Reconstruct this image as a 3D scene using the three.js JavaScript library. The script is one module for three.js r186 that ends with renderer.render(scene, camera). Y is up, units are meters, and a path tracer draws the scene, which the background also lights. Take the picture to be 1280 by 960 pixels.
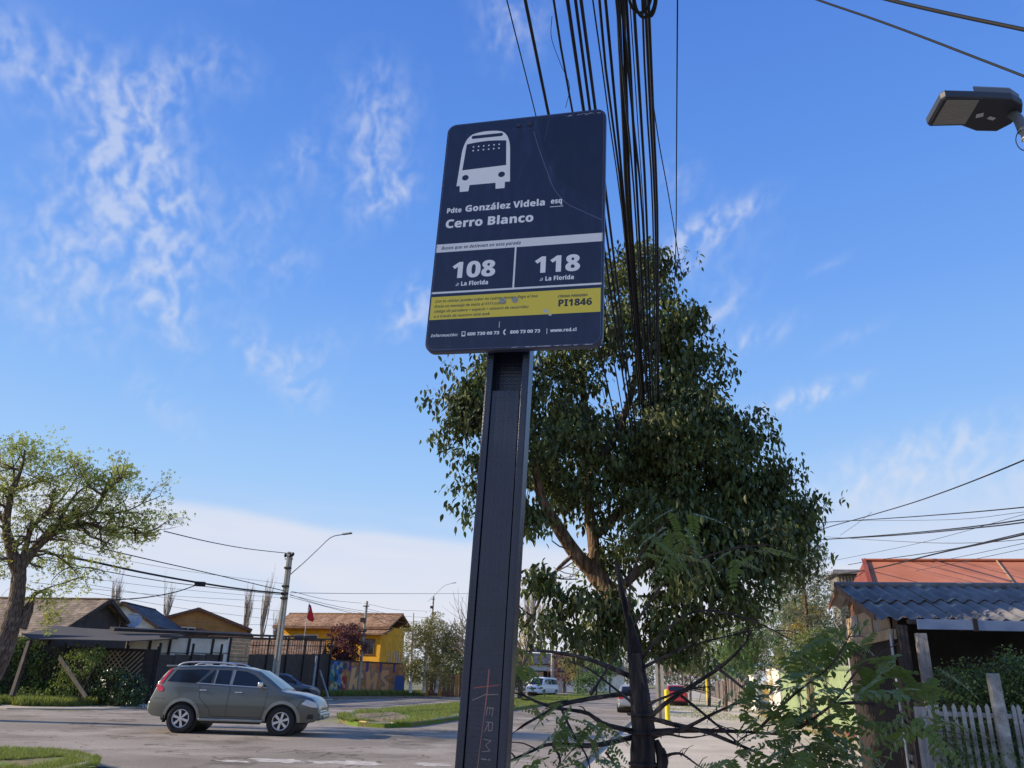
import * as THREE from 'three';
import { mergeGeometries, toCreasedNormals } from 'three/addons/utils/BufferGeometryUtils.js';
import { RoundedBoxGeometry } from 'three/addons/geometries/RoundedBoxGeometry.js';
import { TessellateModifier } from 'three/addons/modifiers/TessellateModifier.js';

import { ImprovedNoise } from 'three/addons/math/ImprovedNoise.js';

const { sin, cos, PI, max, min, abs, sqrt, floor, atan2, hypot, exp, pow } = Math;
const D2R = PI / 180;
const V = (x, y, z) => new THREE.Vector3(x, y, z);
const clamp = THREE.MathUtils.clamp, lerp = THREE.MathUtils.lerp, smooth = THREE.MathUtils.smoothstep;

// ---------------------------------------------------------------- camera, sky, sun, exposure
const scene = new THREE.Scene();
const camera = new THREE.PerspectiveCamera(2 * Math.atan(480 / 963) / D2R, 4 / 3, 0.05, 4000);
camera.position.set(0, 1.55, 0);
camera.rotation.set(21 * D2R, 11.8 * D2R, 1.8 * D2R, 'YXZ');
scene.add(camera);
const renderer = new THREE.WebGLRenderer({ antialias: true });
renderer.toneMapping = THREE.LinearToneMapping;
renderer.toneMappingExposure = 1.2;
renderer.shadowMap.enabled = true;
const SKY_GAIN = 0.82;
const SUN_DIR = V(-1, 0.47, 0.2).normalize();
const sun = new THREE.DirectionalLight(new THREE.Color(1.0, 0.85, 0.64), 5);
sun.position.copy(SUN_DIR).multiplyScalar(150);
sun.castShadow = true;
Object.assign(sun.shadow.camera, { left: -90, right: 90, top: 90, bottom: -90, near: 1, far: 400 });
sun.shadow.mapSize.set(4096, 4096);
scene.add(sun, sun.target);

// seeded noise
function mulberry(a) { return () => { a = (a + 0x6d2b79f5) | 0; let t = Math.imul(a ^ (a >>> 15), 1 | a); t = (t + Math.imul(t ^ (t >>> 7), 61 | t)) ^ t; return ((t ^ (t >>> 14)) >>> 0) / 4294967296; }; }
let rnd = mulberry(7);
const R = (a, b) => a + (b - a) * rnd();
function hash(x, y, s) { let h = Math.imul(x, 374761393) ^ Math.imul(y, 668265263) ^ Math.imul(s, 974634777); h = Math.imul(h ^ (h >>> 13), 1274126177); h ^= h >>> 16; return (h >>> 0) / 4294967296; }
function vnoise(x, y, per, s) {           // value noise, periodic when per > 0
  const ix = floor(x), iy = floor(y), fx = x - ix, fy = y - iy, u = fx * fx * (3 - 2 * fx), v = fy * fy * (3 - 2 * fy);
  const w = (k) => per > 0 ? ((k % per) + per) % per : k;
  const a = hash(w(ix), w(iy), s), b = hash(w(ix + 1), w(iy), s), c = hash(w(ix), w(iy + 1), s), d = hash(w(ix + 1), w(iy + 1), s);
  return a + (b - a) * u + (c - a) * v + (a - b - c + d) * u * v;
}
function fbm(x, y, oct = 4, per = 0, s = 1) { let a = 0.5, t = 0, n = 0; for (let i = 0; i < oct; i++) { t += a * vnoise(x, y, per, s + i); n += a; a *= 0.5; x *= 2; y *= 2; per *= 2; } return t / n; }

const IN = new ImprovedNoise(), pn = (x, y, z) => IN.noise(x + 100, y + 100, z);
// the sky: clear air, thin cirrus and a pale haze bank low down
const s2l = (c) => { c /= 255; return c <= 0.04045 ? c / 12.92 : pow((c + 0.055) / 1.055, 2.4); };
{
  const W = 2560, H = 1280, data = new Float32Array(W * H * 4);
  const stops = [[0, 226, 230, 240], [4, 220, 229, 245], [8, 192, 217, 249], [13, 164, 205, 251], [19, 140, 188, 249], [27, 115, 167, 243], [36, 97, 150, 234], [45, 86, 137, 224], [60, 72, 118, 205], [90, 60, 104, 190]].map((s) => [s[0], s2l(s[1]), s2l(s[2]), s2l(s[3])]);
  // azimuth, elevation, half length, half width (degrees), tilt, density
  const tufts = [[-52.1, 36.4, 2.2, 1.6, 20, 0.8], [-47.4, 35.8, 3.4, 1.8, 25, 0.95], [-42.6, 35.8, 3.2, 1.5, 70, 1.0], [-43.6, 33, 3, 1.9, 30, 0.85], [-40.6, 30.2, 3.4, 2.2, 60, 0.9], [-38.6, 26.2, 3.4, 2, 60, 0.8], [-37.6, 22.8, 2.6, 1.3, -55, 0.8],
    [-45.2, 26.3, 4.2, 3.2, 10, 0.62], [-45.4, 22.4, 3.4, 2.8, -30, 0.55], [-43.6, 30.4, 3, 2, 10, 0.5], [-31.6, 21.6, 2.2, 1.2, -50, 0.85], [-28.2, 20, 2.2, 1.4, -50, 0.8], [-37.2, 16.9, 3, 1, -35, 0.6], [-26.6, 22.5, 2, 1.4, 40, 0.4],
    [-25.2, 40.4, 2.4, 2.4, 70, 0.5], [-24.6, 36.6, 3.6, 2, 80, 0.85], [-22.6, 34, 2.2, 1.1, 40, 0.85], [-30.4, 35.6, 1.6, 1.3, 50, 0.6], [-20.2, 26, 2, 1.3, 60, 1.2], [-33, 31.2, 3, 1.8, 40, 0.42], [-38.2, 39.6, 2.4, 1.6, 0, 0.45], [-33.4, 26.6, 2.4, 1.6, 40, 0.35], [-30, 28, 2, 1.4, 40, 0.4],
    [2.6, 30.6, 3.4, 1.3, 30, 1.1], [5.6, 32.4, 2.8, 0.7, 20, 0.95], [7.4, 23.8, 2.4, 0.8, 20, 0.85], [4.6, 25.8, 2.4, 0.9, 35, 0.7], [9, 19, 3, 0.8, 14, 1.0], [12, 19.6, 2.6, 0.5, 14, 0.7], [2.2, 35.4, 1.4, 1.6, 60, 0.5], [14, 23, 2, 0.5, 20, 0.4],
    [18.4, 15.4, 5, 1.2, 10, 0.9], [14, 13, 5, 1.4, 8, 0.9], [22.5, 13, 5, 1.6, 8, 0.9], [13, 28, 1.4, 0.4, 20, 0.4], [5.5, 28.6, 4, 1.6, 30, 0.25]];
  const cols = [];
  for (let col = 0; col < W; col++) {
    const th = ((col + 0.5) / W - 0.5) * 2 * PI, dx = cos(th), dz = sin(th), az = atan2(dx, -dz) / D2R;
    cols.push({ dx, dz, az, top: 10.6 - 0.055 * (az + 36) + 0.8 * (fbm(az * 0.12, 3, 3, 0, 41) - 0.5), bottom: 6.4 + 1.6 * (fbm(az * 0.16, 8, 3, 0, 43) - 0.5) - smooth(az, -30, -18) * 4.5, gate: smooth(fbm(az * 0.03 + 2, 1, 2, 0, 51), 0.2, 0.5), milky: 0.5 * smooth(az, 4, 14) * (1 - smooth(az, 60, 110)) });
  }
  const white = [s2l(222), s2l(228), s2l(243)], lw = [s2l(230), s2l(232), s2l(243)];
  for (let row = H / 2; row < H; row++) {
    const el = ((row + 0.5) / H - 0.5) * 180, ce = cos(el * D2R), se = sin(el * D2R);
    let k = 0; while (k < stops.length - 2 && el > stops[k + 1][0]) k++;
    const f = clamp((el - stops[k][0]) / (stops[k + 1][0] - stops[k][0]), 0, 1), air = [1, 2, 3].map((c) => lerp(stops[k][c], stops[k + 1][c], f));
    const near = tufts.filter((t) => abs(t[1] - el) < 8);
    for (let col = 0; col < W; col++) {
      const { dx, dz, az, top, bottom, gate, milky } = cols[col];
      let cover = 0;
      for (const [a, e, l, w, t, d] of near) {
        const de = el - e, da = (az - a) * cos(e * D2R);
        if (abs(da) > 11) continue;
        const c = cos(t * D2R), s = sin(t * D2R), p = (da * c + de * s) / l, q = (-da * s + de * c) / w;
        cover += d * exp(-(p * p + q * q) * 0.85);
      }
      const cx = az * ce, out = 1 - smooth(az, -62, -54) * (1 - smooth(az, 27, 36)) * (1 - smooth(el, 41, 48));
      if (out > 0.01 && el > 6) cover += out * 0.75 * smooth(fbm(az / 13 + 40, el / 9, 2, 0, 31), 0.5, 0.8) * smooth(el, 6, 12);
      let cloud = 0;
      if (cover > 0.04) {
        const wx = cx + 0.7 * (pn(cx * 0.5, el * 0.5, 3)), wy = el + 0.7 * pn(cx * 0.5 + 9, el * 0.5, 5), al = wx * 0.5 + wy * 0.87, ac = -wx * 0.87 + wy * 0.5;
        let w = 0, am = 0.5; for (let i = 0, p = al * 0.55, q = ac * 0.95; i < 6; i++, am *= 0.68) { w += am * pn(p + i * 7, q, 11 + i * 3.7); const t = p * 1.75 + q * 0.7; q = q * 1.75 - p * 0.7; p = t; }
        cloud = clamp(smooth(w, -0.42, 0.8) * pow(min(cover, 1.3), 1.25) * 0.82, 0, 0.55);
      }
      // the long bank low on the left, its top edge falling to the right, and milky air above the horizon
      let bank = smooth(top - el, -0.4, 0.5) * smooth(el - bottom, -1.2, 0.9) * gate; if (bank > 0.01) bank *= 0.72 + 0.3 * fbm(az * 0.25, el * 1.6, 3, 0, 47);
      const milk = milky > 0.01 && el < 17 ? milky * (1 - smooth(el, 9, 17)) * (0.55 + 0.6 * fbm(az * 0.3, el * 1.3, 3, 0, 53)) : 0;
      const streak = el < 13 ? 0.35 * smooth(fbm(az * 0.18, el * 1.7, 3, 0, 57), 0.5, 0.75) * (1 - smooth(el, 5, 13)) : 0;
      const towards = max(0, dx * ce * SUN_DIR.x + se * SUN_DIR.y + dz * ce * SUN_DIR.z), glow = 0.5 * pow(towards, 8) + 0.9 * pow(towards, 60);
      const at4 = (row * W + col) * 4, low = max(clamp(bank, 0, 1) * 0.82, milk, streak);
      for (let c = 0; c < 3; c++) data[at4 + c] = (lerp(lerp(air[c], lw[c], low), white[c], cloud) + glow * (0.5 - 0.04 * c)) * SKY_GAIN;
      data[at4 + 3] = 1;
    }
  }
  for (let row = 0; row < H / 2; row++) for (let col = 0; col < W; col++) { const k = (row * W + col) * 4; data[k] = 0.2; data[k + 1] = 0.19; data[k + 2] = 0.18; data[k + 3] = 1; }
  const t = new THREE.DataTexture(data, W, H, THREE.RGBAFormat, THREE.FloatType);
  t.mapping = THREE.EquirectangularReflectionMapping; t.magFilter = THREE.LinearFilter; t.needsUpdate = true;
  scene.background = t; scene.environment = t;
}

// ---------------------------------------------------------------- helpers
// the point at that bearing and that height angle, dist metres away over the ground; or where that line of sight meets the height h
function sight(px, py) { return V((px - 640) / 963, -(py - 480) / 963, -1).applyEuler(camera.rotation); }
function at(px, py, dist) { const v = sight(px, py); return v.multiplyScalar(dist / hypot(v.x, v.z)).add(camera.position); }
function atHeight(px, py, h) { const v = sight(px, py); return v.multiplyScalar((h - camera.position.y) / v.y).add(camera.position); }

const used = new Map();
function numbered(name) { const n = used.get(name) ?? 0; used.set(name, n + 1); return n ? name + '_' + String(n).padStart(3, '0') : name; }
function tag(o, label, category, group) { o.userData.label = label; o.userData.category = category; if (group) o.userData.group = group; return o; }
function thing(name, label, category, [x, y, z] = [0, 0, 0], turn = 0, group) {
  const o = new THREE.Group(); o.name = numbered(name); scene.add(o); o.position.set(x, y, z); o.rotation.y = turn;
  return tag(o, label, category, group);
}
function prep(g) {
  if (g.index) g = g.toNonIndexed();
  for (const k of Object.keys(g.attributes)) if (!['position', 'normal', 'uv'].includes(k)) g.deleteAttribute(k);
  if (!g.attributes.normal) g.computeVertexNormals();
  if (!g.attributes.uv) g.setAttribute('uv', new THREE.BufferAttribute(new Float32Array(g.attributes.position.count * 2), 2));
  g.morphAttributes = {};
  return g;
}
function join(list) { const l = [].concat(list).map(prep); return l.length === 1 ? l[0] : mergeGeometries(l); }
function boxUV(g) {                       // uv in metres, by the face's main direction
  g = prep(g); const p = g.attributes.position, uv = g.attributes.uv, a = V(), b = V(), c = V(), n = V();
  for (let i = 0; i < p.count; i += 3) {
    a.fromBufferAttribute(p, i); b.fromBufferAttribute(p, i + 1); c.fromBufferAttribute(p, i + 2);
    n.copy(b).sub(a).cross(c.clone().sub(a)); const x = abs(n.x), y = abs(n.y), z = abs(n.z);
    [a, b, c].forEach((q, k) => { if (y >= x && y >= z) uv.setXY(i + k, q.x, q.z); else if (x >= z) uv.setXY(i + k, q.z, q.y); else uv.setXY(i + k, q.x, q.y); });
  }
  return g;
}
function obj(name, geos, m, parent = scene, uv = true) {
  let g = join(geos); if (uv) g = boxUV(g);
  const o = new THREE.Mesh(g, m); o.castShadow = o.receiveShadow = true;
  o.name = parent === scene ? numbered(name) : name; parent.add(o); return o;
}
function struct(name, geos, m) { const o = obj(name, geos, m); o.userData.kind = 'structure'; return o; }
function box(w, h, d, x = 0, y = 0, z = 0, ry = 0, rz = 0, rx = 0) { const g = new THREE.BoxGeometry(w, h, d); if (rx) g.rotateX(rx); if (rz) g.rotateZ(rz); if (ry) g.rotateY(ry); return g.translate(x, y, z); }
function rbox(w, h, d, x = 0, y = 0, z = 0, r = 0.01, ry = 0) { const g = new RoundedBoxGeometry(w, h, d, 2, min(r, w / 2.1, h / 2.1, d / 2.1)); if (ry) g.rotateY(ry); return g.translate(x, y, z); }
function cyl(r0, r1, h, x, y, z, n = 10) { return new THREE.CylinderGeometry(r1, r0, h, n).translate(x, y + h / 2, z); }
function bar(a, b, w, h = w, n = 4) {      // a square or round bar from a to b
  const L = a.distanceTo(b), g = n === 4 ? new THREE.BoxGeometry(w, L, h) : new THREE.CylinderGeometry(w / 2, w / 2, L, n);
  const q = new THREE.Quaternion().setFromUnitVectors(V(0, 1, 0), b.clone().sub(a).normalize());
  return g.applyQuaternion(q).translate((a.x + b.x) / 2, (a.y + b.y) / 2, (a.z + b.z) / 2);
}
function tube(pts, r, n = 6, seg) { const c = pts.length === 2 ? new THREE.LineCurve3(...pts) : new THREE.CatmullRomCurve3(pts, false, 'centripetal'); return new THREE.TubeGeometry(c, seg ?? max(4, pts.length * 6), r, n); }
// a tapered limb: points with radii, a little knobbly
function limb(pts, radii, sides = 8, seg, rough = 0.08) {
  const c = pts.length === 2 ? new THREE.LineCurve3(...pts) : new THREE.CatmullRomCurve3(pts, false, 'centripetal'), n = seg ?? max(3, (pts.length - 1) * 4);
  const fr = c.computeFrenetFrames(n), pos = [], uv = [], idx = [], s0 = floor(rnd() * 1000); let run = 0, last = null;
  for (let i = 0; i <= n; i++) {
    const t = i / n, p = c.getPoint(t), k = t * (radii.length - 1), a = floor(min(k, radii.length - 1.0001)), r = radii.length === 1 ? radii[0] : lerp(radii[a], radii[a + 1], k - a);
    if (last) run += p.distanceTo(last); last = p;
    for (let j = 0; j <= sides; j++) {
      const w = (j % sides) / sides * 2 * PI, q = r * (1 + rough * 2 * (hash(i, j % sides, s0) - 0.5));
      const v = p.clone().addScaledVector(fr.normals[i], cos(w) * q).addScaledVector(fr.binormals[i], sin(w) * q);
      pos.push(v.x, v.y, v.z); uv.push(j / sides * max(0.12, 2 * PI * radii[0]), run);
    }
  }
  for (let i = 0; i < n; i++) for (let j = 0; j < sides; j++) { const a = i * (sides + 1) + j, b = a + sides + 1; idx.push(a, a + 1, b, a + 1, b + 1, b); }
  const g = new THREE.BufferGeometry(); g.setAttribute('position', new THREE.Float32BufferAttribute(pos, 3)); g.setAttribute('uv', new THREE.Float32BufferAttribute(uv, 2)); g.setIndex(idx); g.computeVertexNormals();
  return g;
}
function poly(pts, y, holes) { const s = new THREE.Shape(pts.map(([x, z]) => new THREE.Vector2(x, -z))); return new THREE.ShapeGeometry(s).rotateX(-PI / 2).translate(0, y, 0); }
function slabOf(pts, h, y = 0, bevel = 0) { const s = new THREE.Shape(pts.map(([x, z]) => new THREE.Vector2(x, -z))); return new THREE.ExtrudeGeometry(s, { depth: h - bevel, bevelEnabled: bevel > 0, bevelThickness: bevel, bevelSize: bevel, bevelSegments: 2, bevelOffset: -bevel }).rotateX(-PI / 2).translate(0, y, 0); }
function plate(pts, t) { const s = new THREE.Shape(pts.map(([x, y]) => new THREE.Vector2(x, y))); return new THREE.ExtrudeGeometry(s, { depth: t, bevelEnabled: false }).translate(0, 0, -t / 2); }

// ---------------------------------------------------------------- materials
function tex(size, f, srgb = true, rep = 1) {
  const W = size[0] ?? size, H = size[1] ?? size, d = new Uint8Array(W * H * 4);
  for (let y = 0; y < H; y++) for (let x = 0; x < W; x++) { const c = f((x + 0.5) / W, (y + 0.5) / H), k = (y * W + x) * 4; d[k] = clamp(c[0], 0, 255); d[k + 1] = clamp(c[1] ?? c[0], 0, 255); d[k + 2] = clamp(c[2] ?? c[0], 0, 255); d[k + 3] = 255; }
  const t = new THREE.DataTexture(d, W, H); t.wrapS = t.wrapT = THREE.RepeatWrapping; t.magFilter = THREE.LinearFilter; t.minFilter = THREE.LinearMipmapLinearFilter; if (srgb) t.colorSpace = THREE.SRGBColorSpace;
  t.repeat.set(rep, rep); t.needsUpdate = true; return t;
}
const grey = (k) => [k, k, k];
const M = {};
const std = (name, o) => (M[name] = Object.assign(new THREE.MeshStandardMaterial({ roughness: 0.8, ...o }), { name }));
const phys = (name, o) => (M[name] = Object.assign(new THREE.MeshPhysicalMaterial({ roughness: 0.8, ...o }), { name }));
const C = (r, g, b) => new THREE.Color().setRGB(r, g, b);
const noiseB = tex(256, (u, v) => grey(255 * fbm(u * 16, v * 16, 4, 16, 3)), false, 1);
const fineB = tex(256, (u, v) => grey(255 * (0.5 * vnoise(u * 64, v * 64, 64, 8) + 0.5 * vnoise(u * 128, v * 128, 128, 9))), false, 1.5);
const mottled = (base, amp, seed, rep, tint = [1, 1, 1], f = 6) => tex(256, (u, v) => { const n = fbm(u * f, v * f, 5, f, seed) - 0.5, m = vnoise(u * 128, v * 128, 128, seed + 9) - 0.5; return base.map((b, i) => b + amp * 2 * n * tint[i] + amp * 0.5 * m); }, true, rep);
std('asphalt', { map: tex(1024, (u, v) => {
  const n = fbm(u * 5, v * 5, 5, 5, 21) - 0.5, m = vnoise(u * 512, v * 512, 512, 22) - 0.5, patch = smooth(fbm(u * 3, v * 3, 3, 3, 23), 0.56, 0.6), cr = abs(fbm(u * 4, v * 4, 5, 4, 24) - 0.5) < 0.008 ? -40 : 0, st = smooth(fbm(u * 7 + 3, v * 7, 4, 7, 26), 0.6, 0.7) * -22;
  const k = 127 + n * 54 + m * 36 + patch * 14 + cr + st; return [k + 11, k, k - 15];
}, true, 1 / 9), bumpMap: fineB, bumpScale: 0.006, roughness: 0.88 });
std('concrete', { map: tex(1024, (u, v) => {
  const n = fbm(u * 6, v * 6, 5, 6, 61) - 0.5, m = vnoise(u * 400, v * 400, 400, 62) - 0.5, cr = abs(fbm(u * 3, v * 3, 5, 3, 64) - 0.5) < 0.004 ? -34 : 0;
  const k = 186 + n * 40 + m * 18 + cr; return [k + 9, k - 3, k - 24];
}, true, 1 / 7), bumpMap: fineB, bumpScale: 0.004, roughness: 0.9 });
std('kerb', { map: mottled([158, 150, 135], 26, 71, 1), bumpMap: noiseB, bumpScale: 0.008 });
std('kerbYellow', { map: mottled([186, 160, 84], 46, 72, 1, [0.7, 0.8, 1.2]), bumpMap: noiseB, bumpScale: 0.008 });
std('dirt', { map: mottled([134, 116, 92], 34, 81, 0.3), bumpMap: noiseB, bumpScale: 0.02, roughness: 1 });
std('ground', { map: mottled([120, 116, 84], 36, 83, 0.06), roughness: 1 });
std('turf', { map: tex(512, (u, v) => { const n = fbm(u * 8, v * 8, 5, 8, 85), m = vnoise(u * 256, v * 256, 256, 86); const d = smooth(n, 0.3, 0.6); return [lerp(120, 96, d) + m * 30 - 12, lerp(106, 122, d) + m * 34 - 14, lerp(74, 34, d) + m * 16 - 6]; }, true, 0.28), bumpMap: noiseB, bumpScale: 0.03, roughness: 1 });
std('marking', { map: mottled([188, 180, 166], 40, 88, 1.2), roughness: 0.8 });
const barkTex = (r, g, b, seed) => tex(512, (u, v) => { const n = fbm(u * 26, v * 5, 5, 0, seed), w = fbm(u * 5, v * 5, 4, 5, seed + 5) - 0.5, s = (n - 0.5) * 150 + w * 50; return [r + s, g + s * 0.9, b + s * 0.75]; }, true, 1.2);
const barkB = tex(256, (u, v) => grey(255 * fbm(u * 22, v * 5, 4, 0, 93)), false, 1.2);
std('barkBrown', { map: barkTex(108, 84, 62, 91), bumpMap: barkB, bumpScale: 0.03, roughness: 0.95 });
std('barkGrey', { map: barkTex(92, 78, 66, 97), bumpMap: barkB, bumpScale: 0.05, roughness: 0.95 });
std('barkDark', { map: barkTex(52, 45, 44, 99), bumpMap: barkB, bumpScale: 0.012, roughness: 0.95 });
std('paleTwig', { color: C(0.34, 0.28, 0.23), roughness: 0.95 }); std('twig', { color: C(0.06, 0.04, 0.033), roughness: 0.9 });
std('bareTwig', { color: C(0.17, 0.13, 0.10), roughness: 0.95 });
const leaf = (name, c, through = 0.35, rough = 0.85) => phys(name, { color: C(...c), transmission: through, thickness: 0, roughness: rough, side: THREE.DoubleSide });
leaf('leafMain', [0.105, 0.135, 0.026], 0.4); phys('leafGloss', { color: C(0.06, 0.085, 0.02), roughness: 0.5, side: THREE.DoubleSide });
leaf('leafPale', [0.36, 0.40, 0.07], 0.5); leaf('leafFresh', [0.075, 0.17, 0.035], 0.42, 0.8); leaf('leafFrond', [0.11, 0.175, 0.022], 0.45, 1); leaf('leafIvy', [0.15, 0.21, 0.035], 0.35); leaf('leafDark', [0.03, 0.06, 0.018], 0.25, 0.7);
leaf('leafOlive', [0.26, 0.24, 0.075], 0.35); leaf('leafMaroon', [0.12, 0.03, 0.035], 0.3); leaf('leafGold', [0.5, 0.36, 0.06], 0.4); leaf('leafHedge', [0.10, 0.17, 0.03], 0.38); leaf('leafGrey', [0.16, 0.18, 0.10], 0.3); leaf('grass', [0.20, 0.26, 0.045], 0.4, 1); leaf('grassDry', [0.34, 0.30, 0.12], 0.35, 1);
const wood = (r, g, b, seed, rep = 1) => tex(256, (u, v) => { const n = fbm(u * 40, v * 4, 4, 0, seed) - 0.5, m = fbm(u * 4, v * 4, 3, 4, seed + 3) - 0.5; return [r + n * 60 + m * 40, g + n * 55 + m * 36, b + n * 48 + m * 30]; }, true, rep);
std('woodPale', { map: wood(168, 146, 116, 101), bumpMap: barkB, bumpScale: 0.004 });
std('woodGrey', { map: wood(142, 136, 132, 103), bumpMap: barkB, bumpScale: 0.006 });
std('woodBrown', { map: wood(110, 78, 58, 105), bumpMap: barkB, bumpScale: 0.006 });
std('woodTan', { map: wood(176, 128, 74, 107) });
std('woodDark', { map: wood(58, 50, 46, 109), bumpMap: barkB, bumpScale: 0.004 });
std('ironDark', { map: mottled([38, 36, 38], 14, 111, 1.5), roughness: 0.6, metalness: 0.2 });
std('sheetDark', { map: mottled([52, 46, 44], 18, 113, 0.8), roughness: 0.7 });
std('sheetWhite', { map: mottled([226, 222, 210], 18, 115, 0.5), roughness: 0.6 });
std('sheetGreen', { map: mottled([150, 166, 120], 18, 117, 0.6), roughness: 0.65 });
std('wallWhite', { map: mottled([212, 208, 198], 18, 119, 0.5), bumpMap: fineB, bumpScale: 0.003 });
std('wallYellow', { map: mottled([226, 164, 30], 18, 121, 0.4), bumpMap: fineB, bumpScale: 0.004 });
std('wallOchre', { map: mottled([176, 128, 70], 22, 123, 0.4) });
std('wallGrey', { map: mottled([120, 116, 112], 20, 125, 0.5) });
std('wallDark', { map: mottled([62, 58, 58], 16, 127, 0.5) });
const shingles = (r, g, b, seed) => tex(512, (u, v) => { const row = floor(v * 16), t = floor(u * 16 + (row % 2) * 0.5), k = (hash(t, row, seed) - 0.5) * 46 + (fbm(u * 6, v * 6, 4, 6, seed) - 0.5) * 60, e = v * 16 - row < 0.18 ? -42 : 0; return [r + k + e, g + k * 0.92 + e, b + k * 0.8 + e]; }, true, 1 / 3.2);
std('shingleBrown', { map: shingles(128, 112, 92, 131) }); std('shingleTan', { map: shingles(146, 112, 82, 133) }); std('shingleGrey', { map: shingles(66, 68, 76, 135) });
std('roofOrange', { map: mottled([190, 118, 86], 16, 137, 0.3), roughness: 0.75 }); std('roofRed', { map: mottled([126, 62, 46], 16, 139, 0.5), roughness: 0.75 });
std('fibre', { map: tex(512, (u, v) => { const n = fbm(u * 7, v * 7, 5, 7, 141) - 0.5, li = smooth(fbm(u * 10, v * 10, 4, 10, 143), 0.66, 0.74), st = (fbm(u * 30, v * 3, 3, 0, 144) - 0.5) * 30; const k = 116 + n * 60 + st; return [lerp(k + 3, 206, li * 0.9), lerp(k, 190, li * 0.9), lerp(k - 3, 160, li * 0.9)]; }, true, 0.45), bumpMap: fineB, bumpScale: 0.003, roughness: 0.85 });
std('shade', { color: C(0.09, 0.085, 0.085), map: mottled([220, 214, 210], 22, 145, 1), roughness: 1 });
std('whitePaint', { map: mottled([150, 147, 140], 64, 147, 1.6), roughness: 0.65 });
std('galva', { map: mottled([168, 170, 172], 18, 149, 2), roughness: 0.45, metalness: 0.4 });
std('poleConcrete', { map: mottled([170, 162, 146], 24, 151, 1), roughness: 0.9 });
std('yellowPaint', { color: C(0.82, 0.62, 0.02), roughness: 0.5 });
std('cable', { color: C(0.006, 0.006, 0.008), roughness: 0.7 });
std('cableGrey', { color: C(0.05, 0.05, 0.055), roughness: 0.6 });
std('lampBody', { color: C(0.035, 0.04, 0.052), roughness: 0.5 }); std('lampGrey', { color: C(0.13, 0.145, 0.17), roughness: 0.5 }); std('lampLens', { color: C(0.3, 0.285, 0.25), roughness: 0.25 }); std('stickerWhite', { color: C(0.55, 0.55, 0.55), roughness: 0.6 });
std('glassDark', { color: C(0.012, 0.015, 0.02), roughness: 0.06 }); std('rubber', { color: C(0.018, 0.018, 0.019), roughness: 0.85 }); std('blackPlastic', { color: C(0.02, 0.02, 0.022), roughness: 0.55 });
std('chrome', { color: C(0.75, 0.75, 0.76), metalness: 1, roughness: 0.2 }); std('alloy', { color: C(0.62, 0.62, 0.63), metalness: 0.75, roughness: 0.35 });
phys('tailRed', { color: C(0.55, 0.012, 0.02), roughness: 0.18, clearcoat: 1 }); phys('headLens', { color: C(0.42, 0.45, 0.5), roughness: 0.12, clearcoat: 1, metalness: 0.3 });
const paint = (name, c, metal = 0.35, rough = 0.36) => phys(name, { color: C(...c), metalness: metal, roughness: rough, clearcoat: 0.8, clearcoatRoughness: 0.1 });
paint('paintSuv', [0.105, 0.112, 0.098]); paint('paintSuvPale', [0.24, 0.245, 0.22]); paint('paintBlue', [0.08, 0.1, 0.135]); paint('paintWhite', [0.78, 0.78, 0.77], 0, 0.4); paint('paintRed', [0.42, 0.02, 0.03], 0.1); paint('paintSilver', [0.30, 0.31, 0.32]);
phys('glassPane', { color: C(0.85, 0.9, 0.92), transmission: 1, thickness: 0, roughness: 0.03 });

// ---------------------------------------------------------------- ground, streets, verges
struct('ground', new THREE.CircleGeometry(1600, 64).rotateX(-PI / 2).translate(0, -0.012, 0), M.ground);
struct('avenue_left_lane', poly([[-21.8, 60], [-13.2, 60], [-13.2, -420], [-21.8, -420]], 0.0), M.asphalt);
struct('avenue_right_lane', poly([[-8.9, 60], [-1.9, 60], [-1.9, -420], [-8.9, -420]], 0.0), M.asphalt);
struct('cross_street', poly([[-160, -12.6], [-1.9, -12.6], [-1.9, -27], [-160, -27]], 0.004), M.asphalt);
const rightWalk = struct('sidewalk', slabOf([[-1.8, 60], [5.4, 60], [5.4, -420], [-1.8, -420]], 0.09), M.concrete);
struct('corner_apron', slabOf([[-60, -26.9], [-24, -26.4], [-21.8, -28.5], [-21.8, -70], [-23.8, -70], [-23.6, -33.4], [-28, -30.6], [-60, -30.6]], 0.05), M.concrete);
struct('dirt_verge', slabOf([[-23.9, -52], [-21.9, -50], [-20.2, -62], [-19.5, -70], [-20, -140], [-34, -140], [-27, -70]], 0.06), M.dirt);
struct('grass_strip', slabOf([[5.4, 20], [9.5, 20], [9.5, -420], [5.4, -420]], 0.07), M.dirt);
// worn white paint on the road in front
{
  rnd = mulberry(33); const l = [];
  for (const [x, z, w, d, t] of [[-7.3, -14.9, 1.5, 0.42, 0.1], [-5.9, -15.2, 1.3, 0.4, 0.05], [-6.6, -15.0, 0.9, 0.3, 0.1], [-4.6, -15.6, 0.9, 0.34, 0.1], [-3.4, -15.9, 0.7, 0.25, 0.2], [-8.0, -14.4, 0.9, 0.2, 0.1], [-3.0, -17.2, 0.5, 0.12, 0.5]]) {
    const p = []; for (let i = 0; i < 26; i++) { const a = i / 26 * 2 * PI, r = 0.55 + 0.5 * rnd(); p.push([x + cos(a) * w * 0.5 * r + sin(t) * sin(a) * d, z + sin(a) * d * r]); }
    l.push(poly(p.reverse(), 0.009));
  }
  struct('worn_road_marking', l, M.marking);
}
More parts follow.
